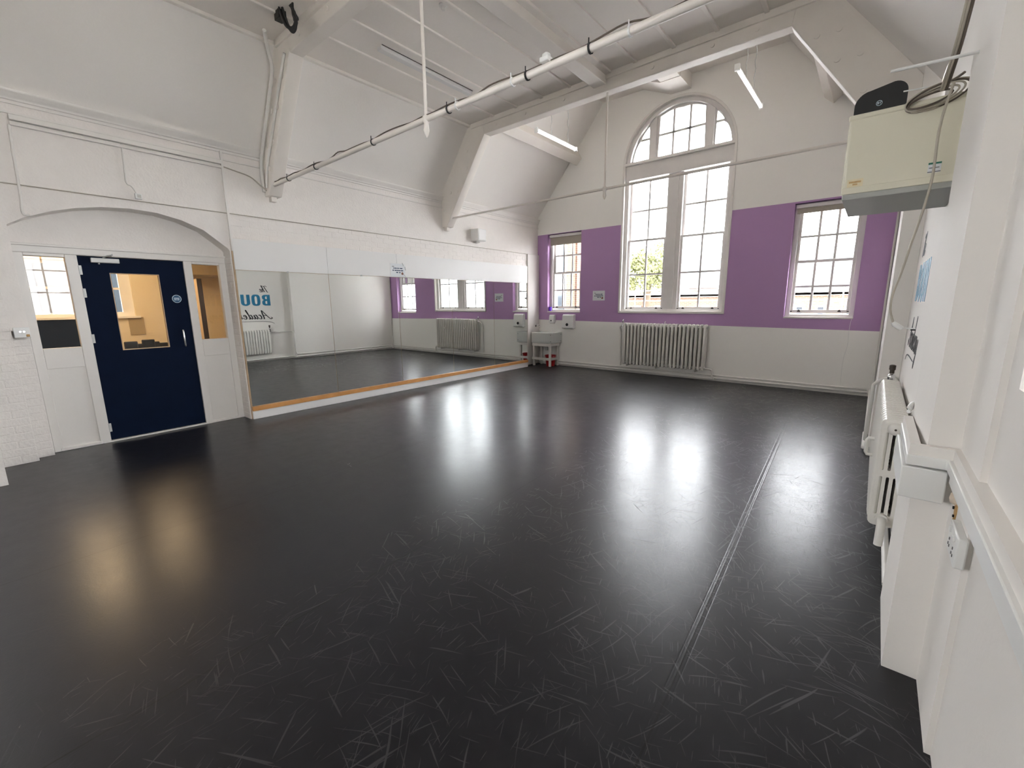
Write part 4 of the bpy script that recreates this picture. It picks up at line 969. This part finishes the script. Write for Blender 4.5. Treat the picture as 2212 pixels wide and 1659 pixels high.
MB().tube(cr([(.17, 2.72, 1.02), (.185, 2.76, 1.035), (.22, 2.82, 1.035), (.236, 2.85, 1.03)], 4), .010, 8).tube(cr([(.17, 2.72, 1.00), (.185, 2.77, 1.012), (.22, 2.83, 1.012), (.236, 2.86, 1.01)], 4), .008, 8).build('looped_conduit', 'white_plastic', label='short pair of white conduits looping behind the near pier', cat='conduit')

# ================================================================== LOGO ON THE RIGHT WALL
logo = empty('wall_lettering', (.237, 4.6, 1.0), 'teal and black painted lettering on the right wall above the radiator', 'sign')
LXW = .2375
# text plane: s runs to the right when facing the wall (towards -y)
def tp_(s, z, d): return (LXW - d, 5.005 - s, z)
def stroke(name, mat, pts2, z0, x0, sc, r_, sl=0.28):
    P = cr([(p[0] + sl * p[1], p[1]) for p in pts2], 6)
    mb = MB(); left = []; right = []
    n = len(P)
    for i, (a, b_) in enumerate(P):
        q0 = P[max(0, i - 1)]; q1 = P[min(n - 1, i + 1)]
        dx, dz = q1[0] - q0[0], q1[1] - q0[1]; l_ = math.hypot(dx, dz) or 1
        nx, nz = -dz / l_, dx / l_
        # pressure: thicker on down strokes
        th = r_ * (0.75 + 0.75 * max(0.0, abs(dz / l_) * (1 if dz < 0 else .35)))
        th *= min(1.0, .35 + i / (n * .12 + 1), .35 + (n - 1 - i) / (n * .12 + 1))
        left.append((x0 + sc * a + nx * th, z0 + sc * b_ + nz * th)); right.append((x0 + sc * a - nx * th, z0 + sc * b_ - nz * th))
    vs = [tp_(s, z, .0015) for s, z in left] + [tp_(s, z, .0015) for s, z in right]
    vs += [tp_(s, z, -.001) for s, z in left] + [tp_(s, z, -.001) for s, z in right]
    fs = []
    for i in range(n - 1):
        fs += [(i, i + 1, n + i + 1, n + i), (i, 2 * n + i, 2 * n + i + 1, i + 1), (n + i, n + i + 1, 3 * n + i + 1, 3 * n + i)]
    mb.add(vs, fs).build(name, mat, logo, smooth=False)
G = {
 'T': [[(-.10, .86), (.05, 1.0), (.35, .97), (.62, 1.02)], [(.34, .98), (.22, .5), (.12, .08), (-.02, .0)]],
 'h': [[(-.08, .05), (.10, .55), (.22, .98), (.14, 1.02), (.06, .5), (.0, .0)], [(.0, .05), (.12, .44), (.24, .50), (.24, .25), (.24, .03), (.34, .08)]],
 'e': [[(.02, .24), (.18, .34), (.16, .48), (.04, .46), (.0, .2), (.08, .02), (.22, .06), (.32, .2)]],
 'A': [[(-.30, .20), (-.34, .06), (-.18, .0), (.02, .38), (.26, .95), (.32, 1.0), (.33, .5), (.32, .02), (.44, .06)], [(-.02, .36), (.15, .42), (.36, .40)]],
 'c': [[(.20, .42), (.10, .50), (.0, .30), (.04, .03), (.16, .02), (.28, .16)]],
 'a': [[(.20, .42), (.08, .50), (.0, .25), (.06, .0), (.16, .14), (.24, .46), (.22, .10), (.28, .01), (.38, .12)]],
 'd': [[(.20, .42), (.08, .50), (.0, .25), (.06, .0), (.18, .20), (.34, 1.0), (.30, 1.05), (.22, .3), (.24, .01), (.36, .1)]],
 'm': [[(-.02, .40), (.06, .48), (.03, .0)], [(.03, .05), (.12, .42), (.20, .48), (.18, .0)], [(.18, .05), (.28, .42), (.36, .48), (.34, .08), (.40, .0), (.48, .12)]],
 'y': [[(.0, .46), (.0, .15), (.08, .02), (.18, .18), (.26, .48)], [(.26, .48), (.20, .0), (.10, -.42), (.0, -.40), (.08, -.16), (.32, .08)]],
}
def word(chars, x0, z0, sc, adv, r_, kx=1.0):
    x = x0
    for ch, a in zip(chars, adv):
        for st in G[ch]: stroke('letter_stroke', 'ink_black', [(p_[0] * kx, p_[1]) for p_ in st], z0, x, sc, r_)
        x += a * sc * kx
word('The', .045, 1.865, .165, (.52, .44, .3), .0075)
word('Academy', .11, 1.150, .215, (.52, .32, .42, .46, .36, .56, .4), .0105, 1.42)
stroke('swash', 'ink_black', [(0, 0), (.12, .05), (.4, .07), (.9, .075)], 1.010, -.045, 1.0, .006, 0)
ZB0, ZB1 = 1.507, 1.797; HB = ZB1 - ZB0
def letter(name, loops, s0, wd):
    MB().poly([[(s0 + a * wd, ZB0 + b * HB) for a, b in lp] for lp in loops], tp_, -.001, .0015).build(name, 'teal', logo, smooth=False)
letter('letter_b', [[(0, 0), (.62, 0), (.85, .05), (.97, .16), (.97, .36), (.86, .48), (.76, .52), (.88, .58), (.95, .70), (.95, .85), (.84, .95), (.62, 1), (0, 1)],
                    [(.38, .15), (.52, .15), (.60, .20), (.60, .37), (.52, .43), (.38, .43)], [(.38, .60), (.50, .60), (.58, .65), (.58, .79), (.50, .85), (.38, .85)]], 0.012, .214)
def oval(x0, x1, z0, z1, n=24, p=.62):
    cx, cz, a, b_ = (x0 + x1) / 2, (z0 + z1) / 2, (x1 - x0) / 2, (z1 - z0) / 2
    return [(cx + a * math.copysign(abs(math.cos(2 * math.pi * k / n)) ** p, math.cos(2 * math.pi * k / n)), cz + b_ * math.copysign(abs(math.sin(2 * math.pi * k / n)) ** p, math.sin(2 * math.pi * k / n))) for k in range(n)]
letter('letter_o', [oval(0, 1, -.02, 1.02), oval(.36, .64, .14, .86)], .262, .220)
ul = [(0, 1)] + [(0, .25)] + [(.5 - .5 * math.cos(t * math.pi / 12), .25 - .27 * math.sin(t * math.pi / 12)) for t in range(1, 12)] + [(1, .25), (1, 1), (.63, 1), (.63, .22), (.56, .14), (.44, .14), (.37, .22), (.37, 1)]
letter('letter_u', [ul], .520, .222)
letter('letter_n', [[(0, 0), (.34, 0), (.34, .55), (.66, 0), (1, 0), (1, 1), (.66, 1), (.66, .45), (.34, 1), (0, 1)]], .782, .222)

# ================================================================== CORRIDOR ROOM BEHIND THE DOOR
XC = -10.6
MB().box(XC - .2, -6.66, -.7, 3.45, -.06, -.002).build('corridor_floor', 'carpet', label='dark carpet of the room beyond the navy door', cat='floor', kind='structure')
MB().box(XC - .2, -6.66, -.7, 3.45, 2.75, 2.85).build('corridor_ceiling', 'cream_wall', label='cream ceiling of the room beyond the navy door', cat='ceiling', kind='structure')
MB().poly([[(-.7, 0), (3.45, 0), (3.45, 2.8), (-.7, 2.8)], [(.28, 1.34), (1.72, 1.34), (1.72, 2.30), (.28, 2.30)]], YZ, XC, XC - .2).build('corridor_wall_far', 'cream_wall', label='cream far wall of the room beyond the navy door', cat='wall', kind='structure')
MB().box(XC, -6.66, -.72, -.62, 0, 2.8).build('corridor_wall_near', 'cream_wall', label='cream side wall left in the room beyond the door', cat='wall', kind='structure')
MB().box(XC, -6.66, 3.35, 3.45, 0, 2.8).build('corridor_wall_end', 'cream_wall', label='cream side wall right in the room beyond the door', cat='wall', kind='structure')
MB().box(XC, XC + .03, .30, 1.16, .0, 1.31).build('navy_panel', 'navy', label='navy blue panel below the window of the room beyond', cat='panel')
MB().box(XC, XC + .05, .22, 1.78, 1.31, 1.345).build('trim_4', 'joinery', label='pale sill of the window in the room beyond the door', cat='sill', kind='structure')
cw = empty('window_7', (XC - .1, 1.0, 1.34), 'white sash window seen through the left door side panel', 'window', kind='structure')
f = MB(); f.poly([[(.28, 1.34), (1.72, 1.34), (1.72, 2.30), (.28, 2.30)], [(.36, 1.42), (.92, 1.42), (.92, 2.24), (.36, 2.24)], [(1.06, 1.42), (1.56, 1.42), (1.56, 2.24), (1.06, 2.24)]], YZ, XC - .06, XC - .14); f.build('frame', 'joinery', cw)
for a, b in ((.36, .92), (1.06, 1.56)):
    MB().box(XC - .12, XC - .08, a, b, 1.82, 1.86).build('meeting_rail', 'joinery', cw)
    MB().add([(XC - .1, a, 1.42), (XC - .1, b, 1.42), (XC - .1, b, 2.24), (XC - .1, a, 2.24)], [(0, 1, 2, 3)]).build('pane', 'window_glass', cw, smooth=False)
MB().poly([[(1.60, 1.0), (1.82, 1.0), (1.82, 1.32), (1.60, 1.32)]], YZ, XC, XC + .015).build('pin_board', 'tan_board', label='tan pin board below the window in the room beyond the door', cat='pin board')
r = empty('cupboard_door', (-9.6, 2.42, 0), 'dark edged wooden door standing open beyond the right side panel', 'door')
MB().box(-9.75, -9.0, 2.36, 2.40, 0.02, 1.98).build('leaf', 'pine_pale', r)
MB().box(-9.0, -8.985, 2.33, 2.40, 0.02, 1.98).build('edge', 'dark_brown', r)
MB().box(-10.55, -9.9, 2.30, 3.34, 2.10, 2.40).build('pelmet', 'tan_board', label='tan boxed pelmet across the room beyond the right side panel', cat='pelmet')
for i, (x0, x1, y0, y1) in enumerate(((-10.1, -7.6, .44, .76), (-9.9, -8.5, 1.32, 1.72))):
    lp = empty('ceiling_lamp', ((x0 + x1) / 2, (y0 + y1) / 2, 2.64), ('long warm ceiling lamp beyond the left door side panel', 'shorter warm ceiling lamp beyond the navy door')[i], 'lamp', 'warm ceiling lamps beyond the door')
    MB().box(x0 - .02, x1 + .02, y0 - .02, y1 + .02, 2.66, 2.748).build('housing', 'white_plastic', lp)
    MB().box(x0, x1, y0, y1, 2.645, 2.662).build('diffuser', 'lamp_glow', lp)
def chair(loc, rz, top, wd, label):
    r = empty('stacking_chair', loc, label, 'chair', 'black chairs beyond the door', rz=rz)
    h_ = wd / 2
    MB().box(-h_ - .01, h_ + .01, -.20, .20, .43, .46).build('seat', 'chair_black', r, local=True, bevel=.012)
    MB().box(-h_, h_, .18, .21, top - .30, top).build('backrest', 'chair_black', r, local=True, bevel=.012)
    for x in (-h_ + .01, h_ - .01):
        MB().tube([(x, -.18, 0), (x, -.17, .44)], .011, 8).build('leg', 'chair_black', r, local=True)
        MB().tube([(x, .22, 0), (x, .18, .44), (x, .192, top - .05)], .011, 8).build('leg', 'chair_black', r, local=True)
    return r
cl_ = ['leftmost black chair seen through the door window', 'black chair second from left in the door window', 'tallest black chair in the middle of the door window',
       'black chair just right of the tallest in the door window', 'black chair second from right in the door window', 'rightmost black chair seen through the door window']
for i, (x, ra, tp, wd) in enumerate(((-8.30, .1455, 1.03, .15), (-8.85, .1555, .955, .12), (-8.30, .1690, 1.045, .15), (-8.85, .1780, .975, .12), (-9.35, .1895, .92, .13), (-9.85, .2000, .87, .10))):
    chair((x, -ra * x, 0), -H, tp, wd, cl_[i])

# ================================================================== OUTSIDE
MB().box(-90, 60, -60, 130, -6.2, -6.0).build('ground', 'concrete', label='grey yard far below the windows', cat='ground', kind='structure')
def building(name, mat, x0, x1, y0, y1, z0, z1, wins, label, face='y', glassm='dark_glass', trimm='render_white'):
    r = empty(name, ((x0 + x1) / 2, (y0 + y1) / 2, z0), label, 'building')
    MB().box(x0, x1, y0, y1, z0, z1).build('wall', mat, r, smooth=False)
    MB().box(x0 - .15, x1 + .15, y0 - .15, y1 + .15, z1, z1 + .25).build('parapet', trimm, r, smooth=False)
    for (a, zc, ww, hh) in wins:
        if face == 'y':
            MB().poly([[(a - ww / 2, zc), (a + ww / 2, zc), (a + ww / 2, zc + hh), (a - ww / 2, zc + hh)], [(a - ww / 2 + .1, zc + .1), (a + ww / 2 - .1, zc + .1), (a + ww / 2 - .1, zc + hh - .1), (a - ww / 2 + .1, zc + hh - .1)]], XZ, y0 - .06, y0 + .02).build('window_frame', trimm, r, smooth=False)
            MB().box(a - ww / 2 + .1, a + ww / 2 - .1, y0 - .02, y0 + .01, zc + .1, zc + hh - .1).build('window_pane', glassm, r, smooth=False)
        else:
            MB().poly([[(a - ww / 2, zc), (a + ww / 2, zc), (a + ww / 2, zc + hh), (a - ww / 2, zc + hh)], [(a - ww / 2 + .1, zc + .1), (a + ww / 2 - .1, zc + .1), (a + ww / 2 - .1, zc + hh - .1), (a - ww / 2 + .1, zc + hh - .1)]], YZ, x1 - .02, x1 + .06).build('window_frame', trimm, r, smooth=False)
            MB().box(x1 - .01, x1 + .02, a - ww / 2 + .1, a + ww / 2 - .1, zc + .1, zc + hh - .1).build('window_pane', glassm, r, smooth=False)
    return r
hw = []
for x in (-15.2, -13.6, -10.6, -9.4, -6.9, -4.9, -2.75, -1.95, -0.9, 0.4, 2.0): hw.append((x, .45, .42, .85))
hs = building('brick_terrace', 'brick_orange', -17, 6, 24, 29.5, -6, 1.75, hw, 'orange brick terrace with white windows behind the centre window')
MB().box(-17.2, 6.2, 23.85, 29.6, 1.72, 1.86).build('coping', 'stone_band', hs, smooth=False)
MB().box(-17, 6, 23.9, 24.02, -.25, .75).build('pale_storey', 'stone_band', hs, smooth=False)
ch = empty('brick_stack', (-9.0, 32, -6), 'red brick stair tower behind the terrace roof', 'building')
MB().box(-9.75, -8.3, 30, 33, -6, 2.35).build('wall', 'brick_orange', ch, smooth=False)
MB().box(-9.95, -8.1, 29.85, 33.2, 2.35, 2.55).build('cap', 'roof_slate', ch, smooth=False)
building('glass_block', 'pale_blue_clad', -24, -14.5, 60, 75, -6, 6.6, [(-22 + 1.5 * k, z, 1.1, 1.2) for k in range(5) for z in (2.2, 4.2)], 'pale blue modern block far behind the centre window', glassm='blue_glass')
building('apartment_block', 'render_white', -9, 4, 60, 75, -6, 7.2, [(-8 + 1.6 * k, z, 1.0, 1.1) for k in range(8) for z in (1.9, 3.6, 5.4)], 'pale apartment block far behind the right-hand window', glassm='blue_glass')
brick_mat('brick_pier', (0.13, 0.055, 0.032), (0.10, 0.042, 0.024), (0.15, 0.13, 0.11))
bw_ = building('brick_wing', 'brick_wing', -14, -8.5, 9.6, 13.75, -6, 9, [(10.7, .9, 1.0, 2.9), (11.9, .9, .9, 2.9), (12.75, .9, .62, 2.9)], 'yellow brick wing close outside the window nearest the mirrors', face='x', trimm='court_trim')
MB().box(-14, -8.45, 13.76, 14.25, -6, 9).build('corner_pier', 'brick_pier', bw_, smooth=False)
# block opposite the right-hand side windows and the far side of the corridor
building('courtyard_block', 'brick_court', -20, -14.2, -6, 7, -6, 7, [(.2, 1.05, 1.0, 1.9), (1.75, 1.05, 1.0, 1.9), (3.3, 1.05, 1.0, 1.9), (-1.4, 1.05, 1.0, 1.9)], 'brick courtyard building seen beyond the navy door', face='x', trimm='court_trim')
# flat-roof railing
rl = empty('roof_railing', (-6, 16, 1.2), 'thin grey roof railing outside the centre window', 'railing')
for z in (1.92, 1.78, 1.55):
    MB().tube([(-12, 16, z), (4, 16, z)], .018, 6).build('rail', 'rail_paint', rl)
for k in range(11):
    MB().tube([(-12 + 1.6 * k, 16, .9), (-12 + 1.6 * k, 16, 1.93)], .02, 6).build('post', 'rail_paint', rl)
MB().box(-7.6, 6, 9.2, 21, -6, .75).build('bounce_roof', 'bounce_roof_pale', label='pale flat roof extended below the window wall to bounce light indoors', cat='roof')  # roof slabs laid outside to bounce sky light up to the ceiling
MB().box(.76, 9, -16, 9.1, -6, .75).build('bounce_roof', 'bounce_roof_pale', label='unseen pale roof added outside the right wall to bounce light in', cat='roof')
MB().box(-13, .75, -16, -5.4, -6, .55).build('bounce_roof', 'bounce_roof_pale', label='unseen pale roof added outside the rear wall to bounce light in', cat='roof')
def tree(x, y, z0, zc, R, label, n=6500):
    r = empty('tree', (x, y, z0), label, 'tree')
    MB().tube([(x, y, z0), (x + .1, y, zc - R * .6), (x - .1, y + .1, zc)], [.28, .18, .08], 10).build('trunk', 'bark', r)
    random.seed(int(abs(x * 7))); vs = []; fs = []
    blobs = [(x + random.gauss(0, R * .45), y + random.gauss(0, R * .45), zc + random.gauss(0, R * .45), R * random.uniform(.28, .5)) for _ in range(26)]
    for i in range(n):
        bx, by, bz, br = random.choice(blobs)
        d = Vector((random.gauss(0, 1), random.gauss(0, 1), random.gauss(0, 1))).normalized() * br * random.uniform(.6, 1.0)
        c_ = Vector((bx, by, bz)) + d
        e1 = Vector((random.gauss(0, 1), random.gauss(0, 1), random.gauss(0, 1))).normalized(); e2 = e1.orthogonal().normalized()
        s_ = random.uniform(.05, .10); k = len(vs)
        vs += [tuple(c_ - e1 * s_), tuple(c_ + e2 * s_ * .5), tuple(c_ + e1 * s_), tuple(c_ - e2 * s_ * .5)]; fs.append((k, k + 1, k + 2, k + 3))
    o = MB().add(vs, fs).build('foliage', 'leaves', r, smooth=False); o['kind'] = 'stuff'
    return r
MB().box(-13, -6.75, -5.4, -.75, -6, .55).build('bounce_roof', 'bounce_roof_pale', label='unseen pale roof added outside the left wall to bounce light in', cat='roof')  # added slab, bounces sky light in through the left openings
tree(-9.5, 22.4, -6, 3.2, 1.35, 'yellow green leafy tree outside the left half of the centre window')
